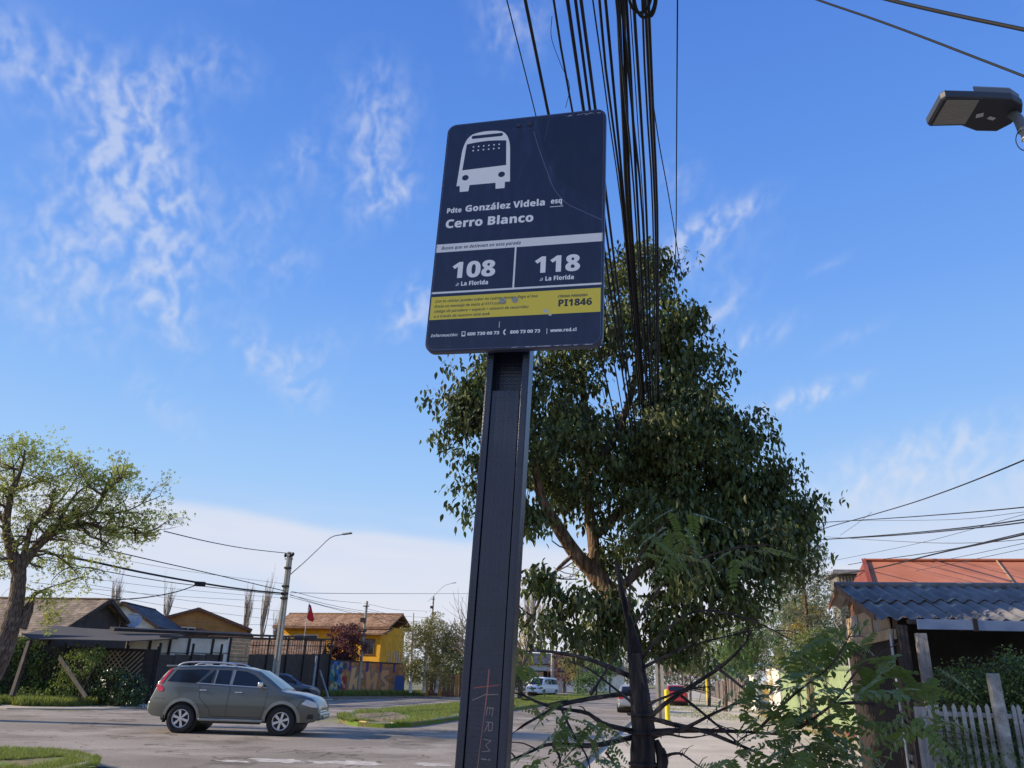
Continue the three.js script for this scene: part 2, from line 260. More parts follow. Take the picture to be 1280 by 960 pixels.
// medians with kerb stones
const medianA = [[-8.95, -420], [-8.85, -60], [-8.75, -40], [-8.65, -30], [-8.7, -26.6], [-9.2, -25.6], [-10.0, -25.8], [-11.2, -27.2], [-12.4, -30], [-13.0, -34], [-13.2, -50], [-13.2, -420]];
const medianB = [[-13.2, 60], [-13.2, -12.3], [-12.6, -13.0], [-11.6, -13.3], [-10.5, -13.1], [-9.5, -12.4], [-8.9, -11.6], [-8.7, -9], [-8.6, 60]];
const inner = (pts, d) => { const s = new THREE.Vector2(); return pts.map(([x, z], i) => { const a = pts[max(0, i - 1)], b = pts[min(pts.length - 1, i + 1)]; s.set(b[0] - a[0], b[1] - a[1]).normalize(); return [x - s.y * -d * side(pts), z + s.x * -d * side(pts)]; }); };
const side = (pts) => THREE.ShapeUtils.area(pts.map(([x, z]) => new THREE.Vector2(x, z))) > 0 ? 1 : -1;
function median(pts, name, yellowTo) {
  const m = struct(name, slabOf(inner(pts, 0.16), 0.13), M.turf);
  const stones = [], L = []; for (let i = 0; i < pts.length - 1; i++) L.push(hypot(pts[i + 1][0] - pts[i][0], pts[i + 1][1] - pts[i][1]));
  const total = L.reduce((a, b) => a + b), pos = (s) => { let i = 0; while (i < L.length - 1 && s > L[i]) s -= L[i++]; const f = s / L[i]; return [lerp(pts[i][0], pts[i + 1][0], f), lerp(pts[i][1], pts[i + 1][1], f)]; };
  const rest = [];
  for (let s = 0; s < total - 0.9; s += 0.9) {
    const [x0, z0] = pos(s + 0.012), [x1, z1] = pos(s + 0.888), l = hypot(x1 - x0, z1 - z0), far = min(z0, z1) < -62 || max(z0, z1) > -6;
    const g = far ? box(l, 0.19, 0.16) : rbox(l, 0.19, 0.16, 0, 0, 0, 0.025); g.rotateY(-atan2(z1 - z0, x1 - x0)).translate((x0 + x1) / 2, 0.06 + 0.012 * (rnd() - 0.5), (z0 + z1) / 2);
    if (far) rest.push(g); else obj('kerb_stone', g, yellowTo && z0 > yellowTo && rnd() < 0.75 ? M.kerbYellow : M.kerb, m);
  }
  if (rest.length) obj('kerb_stone_run', rest, M.kerb, m).userData.kind = 'stuff';
  return m;
}
rnd = mulberry(41);
median(medianA, 'grass_median', -29.5); median(medianB, 'grass_median_near', 0);
struct('bare_soil', poly([[-9.3, -26.2], [-10, -26.5], [-11.2, -28.2], [-12.3, -31.2], [-11.6, -33.5], [-10.3, -31], [-9.4, -28.6]], 0.139), M.dirt);
{ // kerb along the right-hand sidewalk
  const rest = []; for (let z = 20; z > -130; z -= 1) rest.push(box(0.15, 0.2, 0.98, -1.86, 0.05, z));
  const k = struct('kerb_line', rest, M.kerb);
}

// grass
const blades = (() => { const l = []; for (const [a, h, b] of [[0.2, 1, 0.35], [2.1, 0.75, 0.5], [4.0, 0.9, 0.3], [5.3, 0.6, 0.55]]) { const g = new THREE.BufferGeometry(), x = cos(a), z = sin(a); g.setAttribute('position', new THREE.Float32BufferAttribute([-z * 0.09, 0, x * 0.09, z * 0.09, 0, -x * 0.09, x * b, h, z * b], 3)); g.computeVertexNormals(); l.push(g); } return join(l); })();
const M4 = new THREE.Matrix4(), Q = new THREE.Quaternion(), EU = new THREE.Euler(), SC = V();
function grassOn(name, n, place, h0, h1, m, tint = 0.35) {
  const g = new THREE.InstancedMesh(blades, m, n), c = new THREE.Color(); let k = 0;
  for (let i = 0; i < n * 6 && k < n; i++) {
    const p = place(); if (!p) continue;
    const h = R(h0, h1) * (p[3] ?? 1); g.setMatrixAt(k, M4.compose(V(p[0], p[1], p[2]), Q.setFromEuler(EU.set(R(-0.2, 0.2), R(0, 6.28), R(-0.2, 0.2))), SC.set(h * R(0.6, 1.1), h, h * R(0.6, 1.1))));
    const t = 1 + tint * (rnd() * 2 - 1), d = rnd() < 0.2 ? 0.5 : 0; g.setColorAt(k++, c.setRGB(t * (1 + d * 0.6), t, t * (1 - d * 0.3)));
  }
  g.count = k; g.name = name; g.castShadow = g.receiveShadow = true; scene.add(g); g.userData.kind = 'stuff'; return g;
}
const inPoly = (pts, x, z) => { let s = false; for (let i = 0, j = pts.length - 1; i < pts.length; j = i++) if ((pts[i][1] > z) !== (pts[j][1] > z) && x < (pts[j][0] - pts[i][0]) * (z - pts[i][1]) / (pts[j][1] - pts[i][1]) + pts[i][0]) s = !s; return s; };
rnd = mulberry(51);
const soil = [[-9.0, -25.8], [-10, -26.2], [-11.4, -28], [-12.5, -31], [-11.8, -34], [-10.3, -31.6], [-9.3, -29]];
const medIn = inner(medianA, 0.25), medInB = inner(medianB, 0.2);
tag(grassOn('grass', 26000, () => { const z = -26 - 64 * pow(rnd(), 1.6), x = R(-13.2, -8.6); return inPoly(medIn, x, z) && (!inPoly(soil, x, z) || rnd() < 0.05) && fbm(x * 0.6, z * 0.6, 3, 0, 3) > 0.34 ? [x, 0.125, z] : null; }, 0.05, 0.15, M.grass), 'sunlit green grass covering the median strip beyond the junction', 'grass');
tag(grassOn('grass', 16000, () => { const x = R(-13.1, -8.6), z = R(-14.4, -9.5); return inPoly(medInB, x, z) && fbm(x * 0.8, z * 0.8, 3, 0, 5) > 0.36 ? [x, 0.125, z] : null; }, 0.03, 0.09, M.grass), 'green grass on the median corner at the bottom left', 'grass');
tag(grassOn('grass', 24000, () => { const t = rnd(), x = lerp(-34, -23.6, t), z = -30.6 - max(0, (x + 28) * 0.62) + R(0.8, 5.2) * (1 - 0.12 * t); return fbm(x * 0.7, z * 0.9, 3, 0, 6) > 0.36 ? [x, 0.04, z] : null; }, 0.12, 0.42, M.grass), 'tall green grass in front of the ivy covered fence', 'grass');
tag(grassOn('grass', 6000, () => { const t = rnd(); const x = lerp(-25.4, -20.6, t) + R(-1.2, 0.6), z = lerp(-56, -72, t); return [x, 0.05, z]; }, 0.15, 0.55, M.grass), 'weeds growing along the foot of the graffiti wall', 'weeds');
tag(grassOn('grass', 7000, () => { const z = R(-12, -60), x = R(4.6, 6.6); return fbm(x, z * 0.6, 3, 0, 9) > 0.45 ? [x, 0.07, z] : null; }, 0.05, 0.18, M.grassDry), 'dry yellow grass at the foot of the green fence', 'grass');
tag(grassOn('grass', 5000, () => { const z = R(-40, -110), x = R(-1.5, 4.8); return fbm(x * 0.5, z * 0.2, 3, 0, 12) > 0.56 ? [x, 0.09, z] : null; }, 0.04, 0.12, M.grass), 'patchy grass along the far sidewalk by the red car', 'grass');

// ---------------------------------------------------------------- the bus stop sign
const canvasTex = (w, h, draw) => { const c = document.createElement('canvas'); c.width = w; c.height = h; draw(c.getContext('2d'), w, h); const t = new THREE.CanvasTexture(c); t.colorSpace = THREE.SRGBColorSpace; t.anisotropy = 8; return t; };
{
  const W = 1200, H = 1884, T = canvasTex(W, H, (x) => {
    rnd = mulberry(61);
    const NAVY = '#181f3c', LIGHT = '#eeeeec';
    x.fillStyle = NAVY; x.fillRect(0, 0, W, H);
    for (let i = 0; i < 900; i++) { x.fillStyle = `rgba(${rnd() < 0.5 ? '90,100,140' : '10,12,26'},${0.03 + 0.05 * rnd()})`; const w = 20 + 160 * rnd(); x.fillRect(rnd() * W, rnd() * H, w * 0.25, w); }
    // darker, fresher blue at the upper right where a sheet of film has lifted
    x.fillStyle = 'rgba(8,10,34,0.38)'; x.beginPath(); x.moveTo(690, 40); x.lineTo(760, 330); x.lineTo(850, 560); x.lineTo(950, 660); x.lineTo(1120, 780); x.lineTo(1190, 800); x.lineTo(1190, 30); x.fill();
    const u = (k) => k * W, pf = (k) => k / (0.88 + 0.12 * k), v = (k) => pf(pf(k)) * H;
    // bus
    x.fillStyle = LIGHT; x.beginPath();
    const bx = u(0.09), bw = u(0.345), by = v(0.04), bh = v(0.275) - by;
    x.moveTo(bx + bw * 0.02, by + bh * 0.9); x.lineTo(bx + bw * 0.06, by + bh * 0.34); x.quadraticCurveTo(bx + bw * 0.1, by + bh * 0.04, bx + bw * 0.3, by + bh * 0.02); x.quadraticCurveTo(bx + bw * 0.5, by - bh * 0.015, bx + bw * 0.72, by + bh * 0.02);
    x.quadraticCurveTo(bx + bw * 0.92, by + bh * 0.05, bx + bw * 0.95, by + bh * 0.34); x.lineTo(bx + bw * 0.99, by + bh * 0.9); x.lineTo(bx + bw * 0.9, by + bh * 0.9); x.lineTo(bx + bw * 0.9, by + bh); x.lineTo(bx + bw * 0.74, by + bh); x.lineTo(bx + bw * 0.73, by + bh * 0.9); x.lineTo(bx + bw * 0.26, by + bh * 0.9); x.lineTo(bx + bw * 0.25, by + bh); x.lineTo(bx + bw * 0.09, by + bh); x.lineTo(bx + bw * 0.08, by + bh * 0.9); x.fill();
    x.fillStyle = NAVY; x.beginPath(); x.roundRect(bx + bw * 0.22, by + bh * 0.06, bw * 0.58, bh * 0.055, 14); x.fill();
    x.beginPath(); x.moveTo(bx + bw * 0.14, by + bh * 0.2); x.quadraticCurveTo(bx + bw * 0.5, by + bh * 0.15, bx + bw * 0.87, by + bh * 0.2); x.lineTo(bx + bw * 0.9, by + bh * 0.62); x.lineTo(bx + bw * 0.1, by + bh * 0.64); x.fill();
    x.fillStyle = LIGHT; for (let r = 0; r < 2; r++) for (let k = 0; k < 6; k++) { x.beginPath(); x.arc(bx + bw * (0.27 + k * 0.095), by + bh * (0.255 + r * 0.065), 6.5, 0, 7); x.fill(); }
    x.fillStyle = NAVY; for (const k of [0.17, 0.83]) { x.beginPath(); x.ellipse(bx + bw * k, by + bh * 0.77, 25, 24, 0, 0, 7); x.fill(); }
    const text = (s, a, b, size, width, style = 'bold', col = LIGHT, spacing = 0) => { x.font = `${style} ${size}px sans-serif`; x.fillStyle = col; const m = x.measureText(s).width; x.save(); x.translate(u(a), v(b)); if (width) x.scale(u(width) / m, 1); x.fillText(s, 0, 0); if (style === 'bold') { x.strokeStyle = col; x.lineWidth = size * 0.035; x.lineJoin = 'round'; x.strokeText(s, 0, 0); } x.restore(); };
    text('Pdte', 0.05, 0.36, 56, 0.095); text('González Videla', 0.165, 0.36, 72, 0.49); text('esq', 0.685, 0.356, 58, 0.07); x.fillStyle = LIGHT; x.fillRect(u(0.682), v(0.368), u(0.078), 5);
    text('Cerro Blanco', 0.05, 0.424, 94, 0.54);
    const gr = x.createLinearGradient(0, 0, W, 0); x.fillStyle = '#e4e4e2'; x.fillRect(u(0.008), v(0.494), u(0.984), v(0.53) - v(0.494));
    text('Buses que se detienen en esta parada', 0.04, 0.519, 36, 0.48, 'italic bold', '#24283c');
    text('108', 0.118, 0.649, 168, 0.265); text('118', 0.606, 0.649, 168, 0.265);
    text('a', 0.148, 0.687, 40, 0.02, 'italic'); text('La Florida', 0.18, 0.687, 44, 0.165); text('a', 0.64, 0.687, 40, 0.02, 'italic'); text('La Florida', 0.672, 0.687, 44, 0.165);
    x.fillStyle = '#e4e4e2'; x.fillRect(u(0.487), v(0.53), u(0.011), v(0.713) - v(0.53)); x.fillRect(u(0.008), v(0.71), u(0.984), 15);
    x.fillStyle = '#e2cc3c'; x.fillRect(u(0.012), v(0.733), u(0.974), v(0.842) - v(0.733));
    const ink = '#272a2c';
    ['Con tu celular puedes saber en cuánto tiempo llega el bus', 'Envía un mensaje de texto al 5111 (con el', 'código de paradero + espacio + número de recorrido)', 'o a través de nuestro sitio web'].forEach((s, i) => text(s, 0.035, 0.76 + i * 0.024, 28, [0.6, 0.42, 0.55, 0.33][i], 'italic bold', ink));
    text('CÓDIGO PARADERO', 0.75, 0.768, 23, 0.165, 'bold', ink); text('PI1846', 0.75, 0.808, 68, 0.19, 'bold', ink);
    text('Información:', 0.03, 0.926, 30, 0.16, 'italic bold'); text('600 730 00 73', 0.245, 0.926, 32, 0.185, 'bold'); text('800 73 00 73', 0.49, 0.926, 32, 0.17, 'bold'); text('www.red.cl', 0.715, 0.926, 33, 0.145, 'bold');
    x.strokeStyle = LIGHT; x.lineWidth = 5; x.strokeRect(u(0.214), v(0.906), 22, 32); x.fillStyle = LIGHT; x.fillRect(u(0.214), v(0.922), 22, 10); x.fillRect(u(0.695), v(0.907), 4, 42);
    x.lineWidth = 9; x.beginPath(); x.arc(u(0.472), v(0.917), 20, 2.0, 4.3); x.stroke();
    // cracks, lifted film, scuffs
    x.strokeStyle = 'rgba(150,155,168,0.55)'; x.lineWidth = 5; x.beginPath(); x.moveTo(u(0.56), v(0.06)); x.quadraticCurveTo(u(0.6), v(0.14), u(0.66), v(0.23)); x.quadraticCurveTo(u(0.7), v(0.32), u(0.8), v(0.37)); x.quadraticCurveTo(u(0.88), v(0.4), u(0.985), v(0.44)); x.stroke();
    x.lineWidth = 3; for (let i = 0; i < 60; i++) { const t = rnd(), a = u(0.56 + 0.42 * t * t * 0.6 + 0.17 * t), b = v(0.06 + 0.38 * t); x.strokeStyle = `rgba(160,165,178,${0.2 * rnd()})`; x.beginPath(); x.moveTo(a, b); x.lineTo(a + R(-14, 22), b + R(-10, 14)); x.stroke(); }
    x.strokeStyle = 'rgba(150,155,168,0.4)'; x.beginPath(); x.moveTo(u(0.655), v(0.02)); x.lineTo(u(0.63), v(0.1)); x.stroke();
    for (let i = 0; i < 120; i++) { x.fillStyle = `rgba(150,152,160,${0.16 * rnd()})`; const a = rnd() * 6.28, r = 60 * sqrt(rnd()); x.fillRect(u(0.495) + cos(a) * r * 1.7, v(0.03) + sin(a) * r, 4 + 12 * rnd(), 3 + 9 * rnd()); }
    x.fillStyle = '#b9bcc0'; x.beginPath(); x.ellipse(u(0.685), v(0.826), 20, 12, 0.3, 0, 7); x.fill(); x.beginPath(); x.ellipse(u(0.71), v(0.845), 12, 7, 0.2, 0, 7); x.fill(); x.fillRect(u(0.424), v(0.865), 6, 46);
    for (let i = 0; i < 260; i++) { const e = floor(rnd() * 4), t = rnd(); x.fillStyle = `rgba(${rnd() < 0.3 ? '150,90,60' : '150,152,160'},${0.5 * rnd()})`; const [a, b] = [[t * W, 12 * rnd()], [t * W, H - 14 * rnd()], [10 * rnd(), t * H], [W - 12 * rnd(), t * H]][e]; x.fillRect(a, b, 3 + 14 * rnd(), 2 + 6 * rnd()); }
    x.fillStyle = 'rgba(185,188,196,0.75)'; for (let i = 0; i < 90; i++) x.fillRect(u(R(0.5, 0.96)), H - 16 * rnd(), 6 + 30 * rnd(), 3 + 8 * rnd()); for (let i = 0; i < 30; i++) x.fillRect(u(R(0.74, 0.97)), v(0.012) + 12 * rnd(), 4 + 14 * rnd(), 2 + 4 * rnd());
    x.strokeStyle = 'rgba(90,96,128,0.8)'; x.lineWidth = 4; x.beginPath(); x.roundRect(14, 14, W - 28, H - 28, 62); x.stroke();
  });
  const face = new THREE.MeshPhysicalMaterial({ map: T, roughness: 0.42, bumpMap: noiseB, bumpScale: 0.0006, clearcoat: 0.25, clearcoatRoughness: 0.35 });
  const paintT = tex([256, 2048], (u, v) => { const n = fbm(u * 3, v * 60, 5, 0, 203) - 0.5, sp = vnoise(u * 17, v * 430, 0, 205) > 0.94 || vnoise(u * 26, v * 640, 0, 206) > 0.965 ? -22 : 0; return [25 + n * 15 + sp, 34 + n * 16 + sp, 56 + n * 22 + sp]; }, true, 1);
  const hammer = tex(256, (u, v) => grey(255 * clamp(0.6 * vnoise(u * 10, v * 22, 2, 209) + 0.4 * fbm(u * 18, v * 30, 2, 2, 211), 0, 1)), false, 1); hammer.repeat.set(1, 24);
  const navyPaint = new THREE.MeshPhysicalMaterial({ map: paintT, bumpMap: hammer, bumpScale: 0.0024, roughness: 0.36, clearcoat: 0.3, clearcoatRoughness: 0.25 });
  const edgePaint = new THREE.MeshPhysicalMaterial({ color: C(0.03, 0.038, 0.075), roughness: 0.4 });
  const sgn = thing('bus_stop_sign', 'dark blue bus stop sign with bus symbol on a dark blue channel post', 'bus stop sign', [-0.495, 0, -1.955]);
  const P = new THREE.Group(); const lean = -0.0333;
  const put = (m) => { m.rotation.z = lean; return m; };
  const fitUV = (g, w, h, y0) => { const p = g.attributes.position, q = g.attributes.uv; for (let i = 0; i < p.count; i++) q.setXY(i, p.getX(i) / w + 0.5, (p.getY(i) - y0) / h); return g; };
  const lipL = 0.017, w = 0.116;
  put(obj('post', [fitUV(join([box(w, 2.98, 0.004, 0, 1.49, -0.03), rbox(0.005, 2.98, 0.06, -w / 2, 1.49, -0.002, 0.002), rbox(0.005, 2.98, 0.06, w / 2, 1.49, -0.002, 0.002), rbox(lipL, 2.98, 0.005, -w / 2 + lipL / 2, 1.49, 0.0275, 0.002), rbox(lipL, 2.98, 0.005, w / 2 - lipL / 2, 1.49, 0.0275, 0.002)]), w, 3, 0)], navyPaint, sgn, false));
  put(obj('cover_panel', [fitUV(join(rbox(w - 2 * lipL - 0.004, 2.29, 0.006, 0, 1.145, 0.0235, 0.002)), w, 3, 0)], navyPaint, sgn, false));
  const scrawl = canvasTex(320, 1024, (x, W2, H2) => {
    x.clearRect(0, 0, W2, H2); x.lineCap = 'round'; rnd = mulberry(71);
    const stroke = (p, wd, col) => { for (let k = 0; k < 3; k++) { x.strokeStyle = col; x.lineWidth = wd * R(0.5, 1); x.globalAlpha = 0.5; x.beginPath(); p.forEach(([a, b], i) => { const q = [a + R(-3, 3), b + R(-3, 3)]; i ? x.lineTo(...q) : x.moveTo(...q); }); x.stroke(); } x.globalAlpha = 1; };
    stroke([[180, 30], [176, 210], [168, 400], [150, 640], [130, 1000]], 9, '#8d6a66'); stroke([[186, 30], [182, 220], [172, 400]], 9, '#a86a5c');
    stroke([[40, 210], [150, 190], [290, 168]], 10, '#a4625a'); stroke([[40, 320], [160, 262], [290, 250]], 12, '#8a7a7a');
    x.save(); x.translate(190, 375); x.rotate(PI / 2 + 0.03); const c = '#8f8584';
    stroke([[0, 0], [0, -60]], 9, c); stroke([[0, -4], [70, 4]], 9, c); stroke([[0, -30], [60, -30]], 9, c); stroke([[0, -60], [70, -56]], 9, c);
    stroke([[130, 0], [130, -70], [200, -66], [204, -36], [134, -32], [214, 4]], 9, c); stroke([[280, 4], [290, -66], [330, -20], [376, -66], [390, 4]], 9, c); stroke([[452, 4], [454, -40]], 11, c); stroke([[452, -66], [456, -70]], 14, c); x.restore();
  });
  const sm = new THREE.MeshStandardMaterial({ map: scrawl, transparent: true, roughness: 0.8 });
  put(obj('scrawl', new THREE.PlaneGeometry(0.078, 0.25).translate(0, 1.455, 0.0273), sm, sgn, false));
  const Sg = new THREE.Shape(), w2 = 0.25, h2 = 0.3925, r = 0.03;
  Sg.moveTo(-w2 + r, -h2).lineTo(w2 - r, -h2).absarc(w2 - r, -h2 + r, r, -PI / 2, 0).lineTo(w2, h2 - r).absarc(w2 - r, h2 - r, r, 0, PI / 2).lineTo(-w2 + r, h2).absarc(-w2 + r, h2 - r, r, PI / 2, PI).lineTo(-w2, -h2 + r).absarc(-w2 + r, -h2 + r, r, PI, PI * 1.5);
  const rot = new THREE.Euler(-0.41 * D2R, -1.66 * D2R, -1.49 * D2R, 'YXZ'), ctr = V(-0.39 + 0.495, 2.784, -1.887 + 1.955);
  const set = (m) => { m.rotation.copy(rot); m.position.copy(ctr); return m; };
  set(obj('sign_plate', new THREE.ExtrudeGeometry(Sg, { depth: 0.016, bevelEnabled: true, bevelThickness: 0.003, bevelSize: 0.003, bevelOffset: -0.003, bevelSegments: 2, curveSegments: 8 }).translate(0, 0, -0.02), edgePaint, sgn));
  const fg = new THREE.ShapeGeometry(Sg, 8).scale(0.988, 0.992, 1).translate(0, 0, 0.0006), fp = fg.attributes.position, fu = fg.attributes.uv; for (let i = 0; i < fp.count; i++) fu.setXY(i, fp.getX(i) / 0.5 + 0.5, fp.getY(i) / 0.785 + 0.5);
  set(obj('printed_face', fg, face, sgn, false));
  for (const [a, b] of [[0.462, 0.04], [0.532, 0.039], [0.435, 0.812], [0.508, 0.811]]) { const bg = join([new THREE.SphereGeometry(0.0062, 12, 6, 0, 2 * PI, 0, PI / 2).rotateX(PI / 2).scale(1, 1, 0.7), new THREE.CylinderGeometry(0.0085, 0.0085, 0.002, 16).rotateX(PI / 2)]).translate((a - 0.5) * 0.5, (0.5 - b) * 0.785, 0.002); set(obj('bolt', bg, b < 0.1 ? edgePaint : M.galva, sgn)); }
}

// ---------------------------------------------------------------- foliage
function leafShape(L, W, droop = 0.25, fold = 0.18) {     // a pointed leaf along +x, folded on its midrib
  const prof = [[0, 0.02], [0.2, 0.72], [0.45, 1], [0.72, 0.68], [1, 0]], pos = [], idx = [];
  prof.forEach(([t, w], i) => { const x = t * L, y = -droop * L * t * t; pos.push(x, y + w * W * fold, -w * W / 2, x, y, 0, x, y + w * W * fold, w * W / 2); if (i) { const a = (i - 1) * 3, b = i * 3; idx.push(a, a + 1, b, a + 1, b + 1, b, a + 1, a + 2, b + 1, a + 2, b + 2, b + 1); } });
  const g = new THREE.BufferGeometry(); g.setAttribute('position', new THREE.Float32BufferAttribute(pos, 3)); g.setIndex(idx); g.computeVertexNormals(); return prep(g);
}
const LEAF = { long: leafShape(0.1, 0.045), round: leafShape(0.07, 0.05, 0.1), tiny: leafShape(0.055, 0.03, 0.1) };
{ const q = (a) => LEAF.tiny.clone().rotateZ(a * 0.3).rotateY(a).translate(cos(a) * 0.02, 0, -sin(a) * 0.02); LEAF.spray = join([q(0.3), q(1.6), q(2.9), q(4.2), q(5.4)]); }
const dirOn = () => { const z = R(-1, 1), a = R(0, 6.2832), r = sqrt(1 - z * z); return V(r * cos(a), z, r * sin(a)); };
// leaves in bunches through ellipsoid lobes; lobes = [centre, [rx, ry, rz], bunches]
function crown(parent, name, shape, m, lobes, { perBunch = 12, spread = 0.16, size = [0.8, 1.2], hang = 0.8, shell = 0.35, tint = 0.3, holes, clump = 0 } = {}) {
  const mats = [], cols = [], c = new THREE.Color();
  for (const [p, r, n] of lobes) for (let i = 0, sub = null, m = 0; i < n; i++) {
    if (!clump || !(i % clump)) { const d = dirOn(), k = pow(rnd(), shell); sub = V(p.x + d.x * r[0] * k, p.y + d.y * r[1] * k, p.z + d.z * r[2] * k); m = R(0.14, 0.34); }
    const e = dirOn().multiplyScalar(clump ? m * pow(rnd(), 0.5) : 0), q = V(sub.x + e.x, sub.y + e.y * 0.8, sub.z + e.z);
    if (holes && fbm(q.x * holes + 50, q.y * holes + q.z * holes * 0.7 + 50, 2, 0, 5) < 0.36) continue;
    const bt = 1 + tint * R(-1, 1), out = R(0, 6.28);
    for (let j = 0; j < perBunch; j++) {
      const w = V(q.x + R(-1, 1) * spread, q.y + R(-1, 0.6) * spread, q.z + R(-1, 1) * spread), s = R(size[0], size[1]);
      mats.push(M4.clone().compose(w, Q.setFromEuler(EU.set(R(-0.7, 0.7), out + R(-1.9, 1.9), -hang * R(0.3, 1.5) + R(-0.3, 0.3), 'YZX')), SC.set(s, s, s))); const t = bt * R(0.8, 1.2); cols.push(c.clone().setRGB(t * R(0.92, 1.12), t, t * 0.95));
    }
  }
  const g = new THREE.InstancedMesh(shape, m, mats.length); mats.forEach((a, i) => { g.setMatrixAt(i, a); g.setColorAt(i, cols[i]); });
  g.name = name; g.castShadow = g.receiveShadow = true; g.userData.kind = 'stuff'; parent.add(g); return g;
}
const lobesAt = (list, o) => list.map(([px, py, r, d, n, flat = 1]) => { const p = at(px, py, d), k = d * 1.06 / 963 * r; return [p.sub(o), [k, k * flat, k], n]; });
// a rambling set of side branches from a limb's points
function branching(list, from, dir, len, rad, depth, opt) {
  const { kink = 0.45, split = 2.6, up = 0.15, taper = 0.62, tips } = opt, pts = [from.clone()], d = dir.clone().normalize(), n = 3;
  const p = from.clone(); for (let i = 0; i < n; i++) { d.add(V(R(-kink, kink), R(-kink, kink) + up, R(-kink, kink)).multiplyScalar(0.5)).normalize(); p.addScaledVector(d, len / n); pts.push(p.clone()); }
  list.push(limb(pts, [rad, rad * taper], depth > 1 ? 5 : 3, n));
  if (depth <= 0) { tips?.push(p.clone()); return; }
  const k = floor(split + rnd()); for (let i = 0; i < k; i++) { const t = pts[1 + floor(rnd() * n)], e = d.clone().add(dirOn().multiplyScalar(opt.angle ?? 0.9)).normalize(); branching(list, t, e, len * R(0.55, 0.85), rad * taper * R(0.6, 0.9), depth - 1, opt); }
}

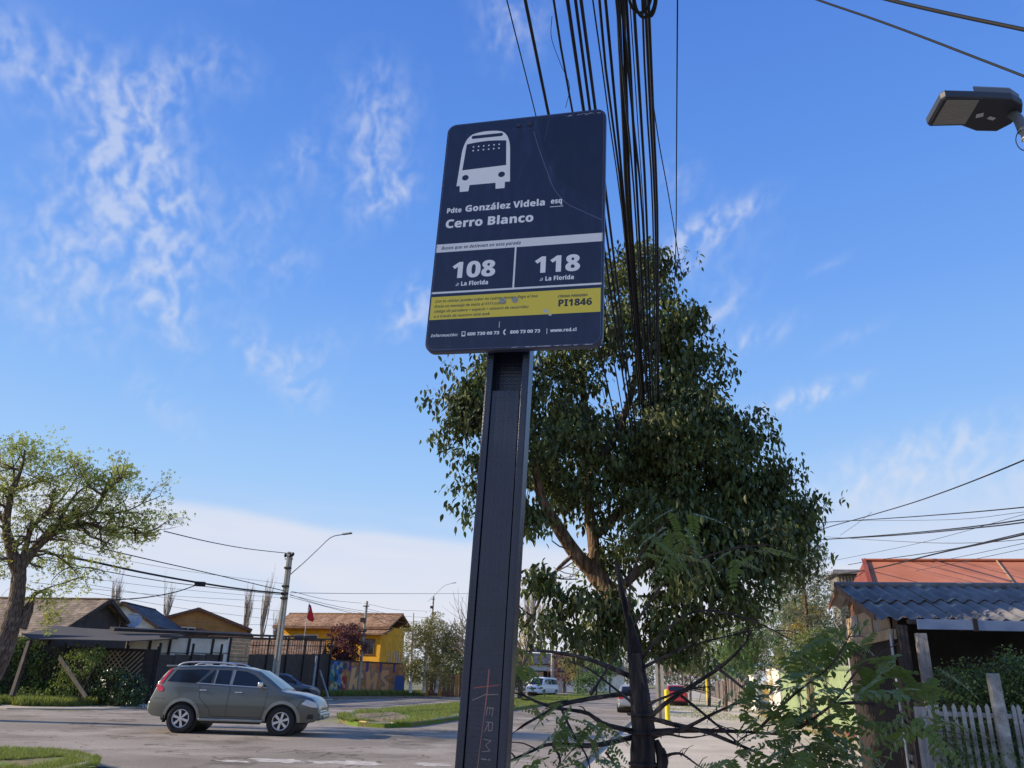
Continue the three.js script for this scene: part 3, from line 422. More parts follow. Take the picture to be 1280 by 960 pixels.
// ---------------------------------------------------------------- the big tree behind the sign
{
  rnd = mulberry(101);
  const o = V(-0.42, 0, -11), t = thing('broadleaf_tree', 'big dense dark green tree behind the bus stop sign, its left side sunlit', 'tree', o.toArray());
  const q = (px, py, d = 11) => at(px, py, d).sub(o);
  const trunk = obj('trunk', [limb([V(0, -0.1, 0), V(0.02, 0.5, 0), q(803, 900), q(797, 840), q(789, 790), q(765, 745), q(742, 715)], [0.18, 0.13, 0.12, 0.11, 0.11, 0.12, 0.13], 12, 26, 0.05)], M.barkBrown, t);
  const limbs = [[[742, 715, 11], [718, 690, 10.8], [692, 650, 10.6], [676, 620, 10.5], [668, 560, 10.4]], [[745, 718, 11], [742, 680, 11.1], [736, 630, 11.1], [735, 560, 11], [728, 480, 10.9], [720, 440, 10.9]], [[690, 648, 10.6], [665, 640, 10.5], [640, 600, 10.4], [590, 520, 10.2]], [[736, 600, 11], [780, 520, 11.2], [800, 430, 11.2], [800, 340, 11.1]], [[742, 670, 11.1], [800, 620, 11.4], [870, 580, 11.6], [930, 600, 11.6]], [[765, 745, 11], [820, 700, 10.8], [890, 690, 10.9], [980, 690, 11]], [[728, 480, 10.9], [690, 470, 10.8], [650, 450, 10.7]], [[720, 690, 10.8], [690, 720, 10.6], [665, 770, 10.4], [650, 790, 10.3]], [[800, 620, 11.4], [860, 540, 11.4], [880, 490, 11.4]]];
  const rr = [[0.11, 0.085, 0.05], [0.09, 0.07, 0.04], [0.06, 0.03], [0.07, 0.03], [0.08, 0.03], [0.07, 0.03], [0.05, 0.02], [0.03, 0.012], [0.05, 0.02]];
  limbs.forEach((l, i) => obj('limb', limb(l.map((a) => q(...a)), rr[i], 8, 14, 0.06), i < 2 ? M.barkBrown : M.barkGrey, t));
  const tw = []; limbs.forEach((l, i) => { if (i > 1) for (let k = 0; k < 5; k++) { const a = l[floor(rnd() * (l.length - 1))]; branching(tw, q(...a), dirOn().add(V(0, 0.1, 0)), 0.45, 0.014, 1, { split: 2 }); } });
  obj('twigs', tw, M.twig, t).userData.kind = 'stuff';
  const L = lobesAt([[800, 345, 56, 11, 80], [795, 318, 34, 11, 24], [828, 338, 16, 11, 8], [770, 350, 24, 11, 16], [860, 425, 48, 11.1, 54], [925, 548, 30, 11.2, 26], [965, 590, 26, 11.2, 18], [850, 640, 90, 11.6, 120], [800, 560, 80, 11.8, 110], [700, 540, 60, 11.4, 60], [775, 410, 60, 10.8, 80], [835, 400, 56, 11, 64], [610, 505, 52, 10.2, 80], [586, 490, 28, 10.2, 22], [580, 525, 26, 10.1, 16], [626, 585, 42, 10.2, 50], [608, 610, 20, 10.1, 12], [640, 480, 62, 10.5, 90], [620, 455, 34, 10.6, 34], [690, 560, 80, 10.7, 120], [720, 450, 66, 10.8, 80], [835, 470, 62, 11, 90], [880, 500, 48, 11.2, 52], [905, 520, 34, 11.1, 26], [870, 590, 92, 11.1, 200], [940, 610, 48, 11.3, 60], [985, 640, 34, 11.2, 34], [985, 700, 48, 11.2, 66], [950, 690, 66, 10.8, 110], [880, 700, 90, 10.7, 190], [790, 610, 82, 11.2, 130], [840, 540, 60, 10.7, 80], [720, 620, 50, 11.5, 40], [735, 775, 40, 11.2, 26], [772, 768, 30, 10.5, 20], [756, 800, 24, 10.5, 14], [735, 742, 22, 10.2, 8], [715, 790, 26, 10.4, 12], [782, 740, 30, 10.3, 16], [690, 775, 26, 10.4, 14], [665, 792, 20, 10.3, 8], [675, 720, 30, 10.3, 16], [660, 640, 30, 10.3, 20], [705, 745, 22, 10.4, 9], [900, 790, 58, 10.7, 80], [835, 780, 50, 10.8, 56], [960, 780, 46, 10.8, 44], [1003, 655, 16, 11.2, 8], [1010, 620, 8, 11.2, 3], [580, 600, 12, 10.1, 4], [565, 455, 8, 10.1, 2], [1020, 618, 6, 11.2, 2], [945, 515, 10, 11.2, 4], [908, 455, 10, 11.2, 4], [868, 392, 10, 11.1, 4], [848, 330, 8, 11, 3], [760, 322, 8, 11, 3], [548, 500, 8, 10.1, 3], [556, 545, 9, 10.1, 4], [576, 565, 8, 10.1, 3], [575, 635, 8, 10.1, 3], [640, 760, 12, 10.3, 4], [655, 815, 10, 10.3, 3], [725, 815, 16, 10.6, 7], [960, 548, 10, 11.2, 4], [990, 585, 9, 11.2, 4], [1000, 735, 16, 11.1, 8], [985, 770, 16, 11, 8], [775, 690, 46, 11.3, 34], [820, 660, 60, 10.4, 70]], o);
  crown(t, 'foliage', LEAF.long, M.leafMain, L.map(([p, r, n]) => [p, r.map((k) => max(0.04, k - 0.17)), floor(n * 1.0)]), { perBunch: 14, spread: 0.17, size: [0.6, 1.15], hang: 0.9, tint: 0.45, clump: 9, holes: 1.1 });
  crown(t, 'foliage', LEAF.long, M.leafGloss, L.map(([p, r, n]) => [p, r.map((k) => max(0.04, k - 0.17)), floor(n * 0.85)]), { perBunch: 14, spread: 0.17, size: [0.8, 1.25], hang: 0.9, holes: 0.9 });
}

// ---------------------------------------------------------------- thorny suckers with feathery leaves in front of the tree
{
  rnd = mulberry(131);
  const leaflet = leafShape(0.04, 0.02, 0.12, 0.12);
  const pinnate = (n, k) => { const l = [tube([V(0, 0, 0), V(0.09, -0.004, 0), V(0.2, -0.035, 0)], 0.0012, 3, 4)]; for (let i = 0; i < n; i++) { const t = 0.12 + 0.85 * i / n, x = 0.2 * t, y = -0.035 * t * t; for (const s of [1, -1]) { const sc = (0.75 + 0.4 * sin(PI * min(1, t + 0.2))) * R(0.85, 1.1) * k; l.push(leaflet.clone().scale(sc, sc, sc).rotateX(s * R(-0.1, 0.5)).rotateY(s * R(1.1, 1.4)).rotateZ(R(-0.35, 0.05)).translate(x, y, s * 0.003)); } } l.push(leaflet.clone().scale(k, k, k).rotateZ(-0.3).translate(0.2, -0.036, 0)); return join(l); };
  const P = [pinnate(7, 1), pinnate(8, 0.9), pinnate(6, 1.12), pinnate(9, 0.85)];
  const o = at(806, 960, 3.4).setY(0), t = thing('thorny_tree', 'thin dark pruned trunk with thorny shoots and feathery leaves beside the post', 'tree', o.toArray());
  const q = (px, py, d = 3.4) => at(px, py, d).sub(o);
  obj('trunk', [limb([V(0.0, -0.05, 0), V(0, 0.5, 0), q(804, 960), q(803, 900), q(797, 850), q(792, 820), q(788, 796), q(784, 772)], [0.07, 0.056, 0.05, 0.045, 0.035, 0.024, 0.014, 0.004], 12, 30, 0.09), limb([q(812, 930), q(806, 880), q(797, 820), q(786, 775), q(778, 742), q(770, 700)], [0.022, 0.026, 0.022, 0.016, 0.012, 0.007], 8, 20, 0.08), limb([q(822, 975), q(826, 945), q(820, 925)], [0.02, 0.018, 0.012], 7, 6, 0.2), limb([q(816, 985), q(832, 950), q(828, 935)], [0.014, 0.014, 0.008], 7, 6, 0.2)], M.barkDark, t);
  for (const y of [955, 916, 893]) obj('bark_ring', new THREE.TorusGeometry(0.053, 0.006, 5, 16).rotateX(PI / 2).translate(...q(804 - (960 - y) * 0.03, y).toArray()), M.barkDark, t);
  const shoots = [[[793, 866, 3.4], [745, 872, 3.3], [700, 882, 3.2], [668, 899, 3.1], [646, 913, 3.05]], [[790, 846, 3.4], [735, 824, 3.3], [690, 815, 3.2], [655, 814, 3.1]], [[790, 914, 3.4], [755, 905, 3.3], [735, 892, 3.25], [690, 884, 3.1], [660, 872, 3.05], [650, 864, 3.0]], [[790, 922, 3.4], [740, 932, 3.3], [690, 930, 3.2], [660, 941, 3.1], [632, 953, 3.0]], [[738, 868, 3.25], [755, 842, 3.3], [775, 812, 3.35]], [[797, 884, 3.4], [765, 858, 3.3], [735, 836, 3.2], [712, 826, 3.2]], [[806, 900, 3.4], [845, 870, 3.3], [900, 834, 3.2], [928, 808, 3.1], [940, 788, 3.05]], [[805, 882, 3.4], [830, 872, 3.3], [856, 862, 3.25], [890, 858, 3.2]], [[806, 918, 3.4], [835, 916, 3.3], [858, 909, 3.25], [900, 888, 3.15], [940, 872, 3.05]], [[806, 896, 3.4], [845, 906, 3.3], [885, 916, 3.2], [935, 936, 3.1], [970, 950, 3.0]], [[806, 914, 3.4], [870, 913, 3.3], [935, 915, 3.15], [1000, 921, 3.0]], [[852, 870, 3.3], [885, 897, 3.2], [922, 928, 3.1], [950, 955, 3.05]], [[893, 832, 3.2], [925, 857, 3.15], [955, 882, 3.1], [1000, 910, 3.0]], [[800, 826, 3.4], [830, 790, 3.3], [872, 764, 3.2], [935, 774, 3.1], [990, 800, 3.0]], [[800, 836, 3.4], [850, 812, 3.3], [890, 800, 3.2], [945, 787, 3.1]], [[830, 945, 3.4], [850, 942, 3.3], [870, 955, 3.2], [885, 965, 3.2]], [[757, 940, 3.3], [768, 955, 3.3], [778, 975, 3.4]], [[810, 925, 3.4], [832, 918, 3.35], [860, 922, 3.3], [890, 918, 3.25]], [[1000, 910, 3.0], [1040, 880, 2.9], [1080, 830, 2.9], [1130, 800, 2.9]], [[945, 915, 3.1], [990, 870, 3.0], [1040, 830, 2.95], [1070, 780, 2.9]], [[786, 775, 3.4], [790, 720, 3.3], [815, 670, 3.2], [850, 640, 3.1]], [[786, 790, 3.4], [840, 720, 3.3], [900, 690, 3.2], [960, 680, 3.1]], [[700, 882, 3.2], [715, 915, 3.1], [735, 950, 3.0], [740, 980, 3.0]], [[690, 930, 3.2], [700, 950, 3.1], [690, 975, 3.0]], [[1040, 880, 2.9], [1090, 880, 2.8], [1140, 900, 2.8], [1170, 930, 2.8]]];
  const th = [];
  shoots.forEach((s, i) => {
    const p = s.map((a) => q(...a)), r = i > 14 ? 0.0055 : [4, 5, 7, 11, 12, 13, 14].includes(i) ? 0.006 : 0.0095, c = new THREE.CatmullRomCurve3(p, false, 'centripetal');
    const g = [limb(p, [r * 1.1, r * 0.85, r * 0.6, r * 0.25], 6, 18, 0.16)];
    for (let k = 0; k < 3; k++) { const a = c.getPoint(R(0.3, 0.95)), d = dirOn().multiplyScalar(0.06).add(c.getTangent(0.6).multiplyScalar(0.07)), e = a.clone().add(d); g.push(limb([a, a.clone().addScaledVector(d, 0.5).add(V(0, 0.008, 0)), e], [r * 0.35, r * 0.15], 4, 4, 0.2)); }
    for (let k = 0; k < 12; k++) { const a = c.getPoint(R(0.05, 0.98)), d = dirOn(); g.push(new THREE.ConeGeometry(0.0028, 0.017, 4).translate(0, 0.008, 0).applyQuaternion(new THREE.Quaternion().setFromUnitVectors(V(0, 1, 0), d)).translate(a.x, a.y, a.z)); }
    obj('shoot', g, i > 15 && i < 22 ? M.twig : M.barkDark, t);
  });
  let n = 0;
  const put = (px, py, d, dir, s, m = M.leafFrond) => { if (n++ > 290) return; const l = new THREE.Mesh(P[floor(rnd() * 4)], m); l.castShadow = l.receiveShadow = true; l.name = 'leaf'; l.position.copy(q(px, py, d)); l.rotation.set(R(-0.6, 0.6), dir, R(-0.9, 0.15), 'YXZ'); l.scale.setScalar(s); t.add(l); };
  // fronds by the places where they hang: bearing, height angle, spread, distance, how many
  for (const [x, y, sx, sy, d, k, s] of [[725, 902, 34, 14, 3.1, 13, 0.62], [700, 884, 26, 8, 3.1, 5, 0.6], [700, 945, 44, 12, 3.0, 16, 0.66], [745, 918, 24, 16, 3.1, 9, 0.6], [652, 822, 8, 16, 3.0, 4, 0.62], [655, 885, 10, 8, 3.0, 3, 0.6], [735, 955, 20, 10, 3.0, 6, 0.6],
    [955, 878, 34, 20, 3.0, 14, 0.72], [1000, 905, 44, 30, 2.9, 26, 0.78], [1020, 860, 30, 20, 2.9, 8, 0.78], [985, 940, 56, 14, 2.9, 24, 0.78], [1062, 890, 14, 34, 2.9, 10, 0.8], [935, 948, 26, 12, 3.0, 10, 0.7], [1030, 945, 34, 12, 2.85, 10, 0.8], [1105, 835, 34, 18, 2.85, 9, 0.85], [1060, 790, 34, 18, 2.9, 9, 0.85], [1010, 815, 34, 24, 3.0, 8, 0.8], [1130, 880, 20, 22, 2.8, 7, 0.85], [930, 840, 24, 22, 3.1, 9, 0.72], [1160, 845, 16, 14, 2.8, 4, 0.8], [1150, 905, 18, 14, 2.8, 4, 0.85],
    [835, 655, 34, 20, 3.15, 12, 0.75], [880, 690, 44, 16, 3.2, 10, 0.75], [945, 690, 30, 14, 3.1, 5, 0.75], [800, 690, 16, 22, 3.3, 4, 0.7]])
    for (let i = 0; i < k; i++) put(x + sx * R(-1, 1), y + sy * R(-1, 1), d + R(-0.15, 0.15), R(-0.9, 4.2), s * R(0.8, 1.15));
}

// ---------------------------------------------------------------- the leaning, thinly leaved tree at the left
{
  rnd = mulberry(151);
  const D = 29, o = at(-38, 885, D).setY(0), t = thing('pruned_tree', 'leaning tree with thick grey trunk and thin yellow green crown at the left', 'tree', o.toArray());
  const q = (px, py, d = D) => at(px, py, d).sub(o);
  obj('trunk', [limb([V(-0.1, -0.2, 0), q(-27, 868), q(-14, 845), q(6, 803), q(16, 772), q(22, 742), q(24, 712)], [0.46, 0.38, 0.34, 0.3, 0.25, 0.21, 0.21], 14, 26, 0.07), limb([q(24, 785), q(34, 765), q(40, 750), q(44, 740)], [0.22, 0.16, 0.08, 0.04], 8, 8, 0.1)], M.barkGrey, t);
  const main = [[[23, 715], [15, 690], [8, 655], [14, 620], [22, 600], [28, 582]], [[24, 712], [40, 690], [70, 658], [95, 645], [116, 640], [134, 612], [144, 602]], [[24, 712], [32, 685], [40, 660], [60, 640], [70, 610]], [[40, 690], [75, 662], [110, 655], [140, 664], [155, 659], [172, 663], [185, 671]], [[95, 645], [110, 668], [125, 675], [140, 680]], [[8, 655], [-10, 630], [-25, 600]], [[14, 615], [40, 605], [66, 597], [88, 590]], [[70, 658], [95, 618], [120, 600]], [[40, 745], [60, 735], [90, 725]], [[30, 690], [60, 690], [85, 705], [98, 720]], [[118, 640], [140, 642], [165, 636], [180, 628]], [[60, 640], [80, 620], [100, 590]]];
  const tips = [], small = [];
  main.forEach((l, i) => {
    const d0 = D + R(-1.2, 1.2), p = l.map((a, k) => q(a[0], a[1], k ? lerp(D, d0, k / l.length) : D)), r = [0.2, 0.17, 0.12, 0.12, 0.06, 0.1, 0.06, 0.07, 0.05, 0.05, 0.06, 0.05][i];
    obj('limb', limb(p, [r, r * 0.7, r * 0.4, r * 0.2], 7, l.length * 4, 0.1), M.barkGrey, t);
    for (let k = 1; k < p.length; k++) for (let j = 0; j < (i === 3 || i === 1 ? 4 : 3); j++) branching(small, p[k].clone().lerp(p[k - 1], rnd() * 0.8), p[k].clone().sub(p[k - 1]).normalize().multiplyScalar(0.6).add(dirOn()), R(0.35, 0.8), r * 0.2 + 0.01, 2, { split: 2.3, kink: 0.6, up: i === 4 || i > 8 ? -0.1 : 0.12, tips });
  });
  obj('twigs', small, M.barkGrey, t).userData.kind = 'stuff';
  crown(t, 'foliage', LEAF.spray, M.leafPale, tips.map((p) => [p, [0.3, 0.3, 0.3], rnd() < 0.75 ? 1 : 0]), { perBunch: 10, spread: 0.23, size: [0.8, 1.45], hang: 0.5, tint: 0.45 });
  crown(t, 'foliage', LEAF.spray, M.leafPale, lobesAt([[45, 578, 26, D, 24], [20, 574, 28, D, 24], [158, 606, 28, D, 26], [60, 620, 30, D, 14], [178, 640, 20, D, 10], [5, 610, 24, D, 10], [60, 770, 16, D, 10], [45, 750, 14, D, 8], [70, 560, 20, D, 8], [120, 600, 20, D, 8], [186, 662, 8, D, 4], [35, 566, 16, D, 12], [90, 585, 20, D, 12], [130, 620, 18, D, 8]], o), { perBunch: 10, spread: 0.23, size: [0.8, 1.45], hang: 0.5, tint: 0.45 });
}
// a simpler tree: trunk, a few limbs, twigs, leaves in lobes given as offsets from its foot
function simpleTree(name, label, [x, z], trunkPts, lobes, m, o = {}) {
  const t = thing(name, label, 'tree', [x, 0, z], 0, o.group);
  obj('trunk', trunkPts.map((l) => limb(l.map((a) => V(...a)), o.radii ?? [0.16, 0.1, 0.05], 6, 8, 0.1)), o.bark ?? M.barkGrey, t);
  crown(t, 'crown', o.shape ?? LEAF.spray, m, lobes.map(([a, b, c, r, n, f = 1]) => [V(a, b, c), [r, r * f, r], n]), { perBunch: 10, spread: 0.3, size: [1.4, 2.6], hang: 0.5, tint: 0.4, ...o.crown });
  return t;
}
function bareTree(name, label, [x, z], h, spread, o = {}) {
  const t = thing(name, label, 'tree', [x, 0, z], 0, o.group), l = [], opt = { split: o.split ?? 2.6, kink: o.kink ?? 0.4, up: o.up ?? 0.25, angle: spread };
  const top = V(R(-0.2, 0.2), h * (o.fork ?? 0.35), 0); obj('trunk', limb([V(0, 0, 0), V(0.05, h * 0.15, 0), top], [h * 0.022, h * 0.014], 6, 5), M.barkGrey, t);
  for (let i = 0; i < (o.limbs ?? 5); i++) branching(l, top.clone().setY(top.y * R(0.6, 1)), V(R(-1, 1) * spread, 1, R(-1, 1) * spread), h * 0.27, h * 0.011, 3, opt);
  obj('branches', l, o.m ?? M.bareTwig, t); return t;
}

// street trees left of the camera, outside the picture, that shade the sign and the front gardens
{
  rnd = mulberry(161);
  for (const [x, z, cy, r, f, l] of [[-9, -0.4, 7.0, 3.0, 0.8, 'leafy street tree on the near median, left of the camera'], [-16, -4.6, 9.6, 2.5, 1.5, 'tall leafy tree across the avenue, left of the camera']]) simpleTree('street_tree', l, [x, z], [[[0, 0, 0], [0.1, cy * 0.5, 0], [0, cy, 0]], [[0.1, cy * 0.5, 0], [1, cy * 0.8, 0.4], [1.5, cy, 0.6]], [[0.1, cy * 0.5, 0], [-1, cy * 0.8, -0.6], [-1.4, cy, -1]]], [[0, cy, 0, r, 260, f], [0.5, cy + 1, 0.5, r * 0.7, 100, f], [-0.5, cy - 0.8, -0.8, r * 0.7, 100, f]], M.leafMain, { radii: [0.24, 0.17, 0.06], crown: { size: [1.8, 2.8], perBunch: 10, spread: 0.3 } });
}

// ---------------------------------------------------------------- poles, lamps and cables
function streetLampArm(t, pts, headTurn) { obj('arm', tube(pts, 0.03, 8, 14), M.galva, t); const e = pts[pts.length - 1]; const h = rbox(0.62, 0.09, 0.22, 0.22, 0.02, 0, 0.04); h.rotateZ(0.06).rotateY(headTurn).translate(e.x, e.y, e.z); obj('lamp_head', h, M.lampGrey, t); }
{
  const o = at(341, 870, 46).setY(0), t = thing('utility_pole', 'leaning concrete utility pole with lamp arm behind the grey car', 'utility pole', o.toArray());
  const top = at(363, 690, 46).sub(o), q = (px, py, d = 46) => at(px, py, d).sub(o);
  obj('post', [bar(V(-0.09, -0.1, 0), top.clone().add(V(-0.05, 0, 0)), 0.12, 0.26), bar(V(0.1, -0.1, 0), top.clone().add(V(0.06, -0.1, 0)), 0.12, 0.22), ...[0.25, 0.45, 0.65, 0.85].map((k) => box(0.1, 0.4, 0.18, top.x * k, top.y * k, 0))], M.poleConcrete, t);
  streetLampArm(t, [q(363, 718), q(380, 703), q(398, 686), q(415, 671), q(430, 668)], -0.25);
  obj('bracket', [...[742, 733, 748, 710].map((y, i) => rbox(0.34, 0.12, 0.3, top.x * (870 - y) / 180, at(357, y, 46).y, 0.1, 0.03)), box(0.5, 0.05, 0.05, top.x, top.y - 0.4, 0.1)], M.ironDark, t);
  obj('insulator', [[-0.25, 2], [0.1, 2], [0.24, 1.4]].map(([x, y]) => new THREE.SphereGeometry(0.09, 8, 6).scale(1, 1.3, 1).translate(top.x + x * 0.9, top.y - 0.1 * y, 0.12)), M.ironDark, t);
}
function plainPole(px, pyTop, d, label, r = 0.13, m = M.poleConcrete, lamp) {
  const o = at(px, 850, d).setY(0), h = at(px, pyTop, d).y, t = thing('utility_pole', label, 'utility pole', o.toArray());
  obj('post', limb([V(0, -0.1, 0), V(0.02, h * 0.5, 0), V(0.05, h, 0)], [r, r * 0.85, r * 0.7], 8, 6, 0.01), m, t); obj('crossarm', [box(0.5, 0.08, 0.1, 0.05, h - 0.4, 0.12), box(0.36, 0.34, 0.26, -0.08, h - 1.5, 0.2), box(0.3, 0.2, 0.2, 0.12, h - 2.3, 0.16)], M.ironDark, t);
  if (lamp) streetLampArm(t, lamp.map(([a, b]) => at(a, b, d).sub(o)), -0.3); return t;
}
plainPole(449, 751, 66, 'thin grey pole with a box in front of the yellow house', 0.14, M.poleConcrete);
{ const t = plainPole(535, 745, 112, 'distant pole with a curved lamp arm left of the post', 0.17, M.poleConcrete, [[535, 752], [545, 742], [556, 732], [566, 729]]); }
plainPole(690, 795, 97, 'pale two sided pole in front of the white van', 0.22, M.poleConcrete);
plainPole(648, 800, 135, 'far white pole behind the white van', 0.2, M.wallWhite);
{ const o = at(826, 905, 36).setY(0.09), t = thing('utility_pole', 'concrete pole on the sidewalk beside the yellow bollard', 'utility pole', o.toArray()); obj('post', [bar(V(-0.11, 0, 0), V(-0.06, 9.5, 0), 0.12, 0.3), bar(V(0.13, 0, 0), V(0.08, 9.4, 0), 0.14, 0.26), box(0.16, 9, 0.12, 0.01, 4.5, 0)], M.poleConcrete, t); obj('crossarm', box(1.6, 0.1, 0.12, 0, 5.1, 0.2), M.ironDark, t); }
for (const [px, d, h, l] of [[834, 34.2, 1.25, 'yellow post on the sidewalk right beside the concrete pole'], [885, 70, 2.1, 'tall yellow post near the dark far fence']]) { const o = at(px, 880, d).setY(0.08), t = thing('bollard', l, 'bollard', o.toArray()); obj('post', [cyl(0.1, 0.1, h, 0, 0, 0, 14), new THREE.SphereGeometry(0.1, 14, 6, 0, 2 * PI, 0, PI / 2).scale(1, 0.5, 1).translate(0, h, 0)], M.yellowPaint, t); }

{ // the lamp at the upper right and its pole outside the picture
  const t = thing('street_lamp', 'flat grey led street lamp head on an arm at the upper right', 'street lamp', [3.35, 0, -5.5]), o = V(3.35, 0, -5.5);
  const hx = (x) => x - 2.47, head = [[2.20, -5.19], [2.45, -5.24], [2.70, -5.30], [2.80, -5.38], [2.83, -5.47], [2.80, -5.6], [2.72, -5.68], [2.56, -5.65], [2.42, -5.56], [2.18, -5.53], [2.155, -5.5], [2.175, -5.22]].map(([x, z]) => [x - o.x, z - o.z]);
  obj('housing', slabOf(head, 0.055, 5.78, 0.012), M.lampBody, t);
  obj('rim', slabOf([[2.21, -5.203], [2.475, -5.25], [2.46, -5.552], [2.185, -5.518], [2.17, -5.495], [2.188, -5.215]].map(([x, z]) => [x - o.x, z - o.z]), 0.01, 5.7645, 0.002), M.lampBody, t);
  obj('lens', slabOf([[2.218, -5.222], [2.455, -5.262], [2.44, -5.53], [2.195, -5.5]].map(([x, z]) => [x - o.x, z - o.z]), 0.01, 5.7605, 0.002), M.lampLens, t);
  const fins = []; for (let i = 0; i < 5; i++) fins.push(box(0.2, 0.003, 0.004, 2.325 - o.x, 5.758, -5.275 - i * 0.045 - o.z, -0.19)); obj('led_strip', fins, M.galva, t);
  obj('upper_shell', [slabOf([[2.42, -5.24], [2.70, -5.30], [2.79, -5.38], [2.82, -5.47], [2.7, -5.52], [2.5, -5.42]].map(([x, z]) => [x - o.x, z - o.z]), 0.06, 5.83, 0.02), cyl(0.03, 0.026, 0.04, 2.62 - o.x, 5.88, -5.36 - o.z, 12)], M.lampGrey, t);
  obj('sticker', [box(0.05, 0.002, 0.045, 2.52 - o.x, 5.766, -5.45 - o.z, -0.2), box(0.06, 0.002, 0.03, 2.62 - o.x, 5.766, -5.5 - o.z, 0.5)], M.stickerWhite, t);
  obj('spigot', tube([V(2.76, 5.8, -5.5), V(2.77, 5.7, -5.44), V(2.775, 5.58, -5.42)].map((v) => v.sub(o)), 0.036, 10, 8), M.lampGrey, t);
  obj('arm', tube([V(2.772, 5.62, -5.42), V(2.79, 5.4, -5.41), V(2.86, 5.1, -5.42), V(3.1, 4.7, -5.47), V(3.33, 4.5, -5.5)].map((v) => v.sub(o)), 0.028, 10, 20), M.whitePaint, t);
  obj('clamp', [new THREE.TorusGeometry(0.034, 0.007, 6, 14).rotateX(PI / 2).translate(2.777 - o.x, 5.56, -5.42 - o.z), new THREE.TorusGeometry(0.034, 0.006, 6, 14).rotateX(PI / 2).translate(2.785 - o.x, 5.48, -5.415 - o.z)], M.galva, t);
  obj('wire_loop', tube([[2.775, 5.57], [2.725, 5.53], [2.70, 5.46], [2.715, 5.39], [2.76, 5.36], [2.80, 5.37]].map(([x, y]) => V(x - o.x, y, -5.4 - o.z)), 0.004, 5, 20), M.cable, t);
  obj('post', cyl(0.1, 0.07, 6, 0, 0, 0, 14), M.poleConcrete, t);
}

function cable(label, pts, r, group, m = M.cable, n = 6) { const o = obj('cable', tube(pts, r, n, max(12, pts.length * 8)), m); tag(o, label, 'cable', group); return o; }
{ // the bundle that runs over the sidewalk, behind the sign and through the tree, parallel to the street
  rnd = mulberry(171);
  const run = (px0, py0, px1, py1, h, r, label, group, wob = 0) => {
    const a = atHeight(px0, py0, h), b = atHeight(px1, py1, h), dx = (b.x - a.x) / (b.z - a.z), pts = [];
    for (const z of [9, 4, a.z + 1.2, a.z, lerp(a.z, b.z, 0.35), lerp(a.z, b.z, 0.7), b.z, b.z - 4, -24, -36]) { const k = z > a.z ? a.x + dx * (z - a.z) : z < b.z ? lerp(b.x, -0.6 + (b.x + 0.3) * 0.4, (b.z - z) / (b.z + 36)) : lerp(a.x, b.x, (z - a.z) / (b.z - a.z)); pts.push(V(k + wob * R(-1, 1), h + 0.004 * (z + 8) * (z + 8) * 0.12 - 0.1 + 0.1 + wob * R(-1, 1), z)); }
    return cable(label, pts, r * 0.78, group);
  };
  const G = 'black cables bundled over the sidewalk', TOPX = [740, 748, 757, 769, 773, 776, 779, 783, 787, 792, 802, 806, 810], ORD = ['first', 'second', 'third', 'fourth', 'fifth and fattest', 'sixth', 'seventh, second fattest', 'eighth', 'ninth and thinnest', 'tenth', 'eleventh', 'twelfth', 'thirteenth and last'];
  run(633, 0, 669, 142, 5.1, 0.005, 'thin black wire furthest left, passing behind the sign top');
  run(656, 0, 685, 141, 5.0, 0.0125, 'single thick black cable second from left above the sign');
  run(691, 0, 714, 138, 4.9, 0.0085, 'wavy black cable above the sign with a loose thin wire', undefined, 0.006);
  for (const [a, b, c, d, r, h] of [[709, 0, 729, 136, 0.013, 4.85], [719, 0, 737, 136, 0.011, 4.85], [726, 0, 744, 136, 0.012, 4.85]]) run(a, b, c, d, h, r, (a < 715 ? 'left' : a < 722 ? 'middle' : 'right') + ' cable of the close trio behind the right top of the sign', 'three cables behind the sign top');
  for (const [a, b, c, d, r, h, w] of [[740, 0, 774, 240, 0.007, 4.8, 0.004], [748, 0, 776, 240, 0.011, 4.75, 0.01], [757, 0, 779, 240, 0.012, 4.75], [773, 0, 783, 240, 0.02, 4.7], [779, 0, 787, 240, 0.017, 4.72], [783, 0, 796, 240, 0.013, 4.74], [776, 0, 801, 240, 0.012, 4.7, 0.006], [792, 0, 807, 240, 0.013, 4.74], [802, 0, 815, 240, 0.009, 4.76, 0.006], [806, 0, 818, 240, 0.012, 4.78], [810, 0, 821, 240, 0.013, 4.8], [787, 0, 803, 240, 0.005, 4.9], [769, 0, 793, 240, 0.009, 4.6, 0.006]]) run(a, b, c, d, h + 0.5, r, ORD[TOPX.indexOf(a)] + ' black cable from the left in the thick bundle at the top edge', G, w ?? 0.002);
  run(847, 0, 845, 300, 5.2, 0.0055, 'thin straight wire standing alone right of the cable bundle');
  cable('thin wire leaving the bundle and slanting right towards the tree top', [atHeight(815, 120, 4.8), atHeight(824, 180, 4.8), atHeight(835, 240, 4.85), atHeight(853, 350, 5.1)], 0.004);
  const a = atHeight(690, 20, 4.9), b = atHeight(712, 110, 4.9); cable('very thin loose wire hanging off the wavy cable above the sign', [a, atHeight(689, 45, 4.87), atHeight(700, 78, 4.85), b, atHeight(707, 135, 4.86)], 0.0018);
  const L = []; for (const [x, y, rx, ry] of [[806, -6, 13, 28], [800, -8, 14, 24], [812, -10, 9, 31]]) { const p = []; for (let i = 0; i <= 24; i++) { const w = i / 24 * 2 * PI; p.push(atHeight(x + cos(w) * rx, y + sin(w) * ry, 5.15)); } L.push(tube(p, 0.0085, 6, 60)); }
  tag(obj('cable_coil', L, M.cable), 'coil of spare black cable hanging in the bundle at the top edge', 'cable coil');
}
const wire = (label, pts, r = 0.012, group, m) => cable(label, pts.map((p) => at(...p)), r, group, m, 5);
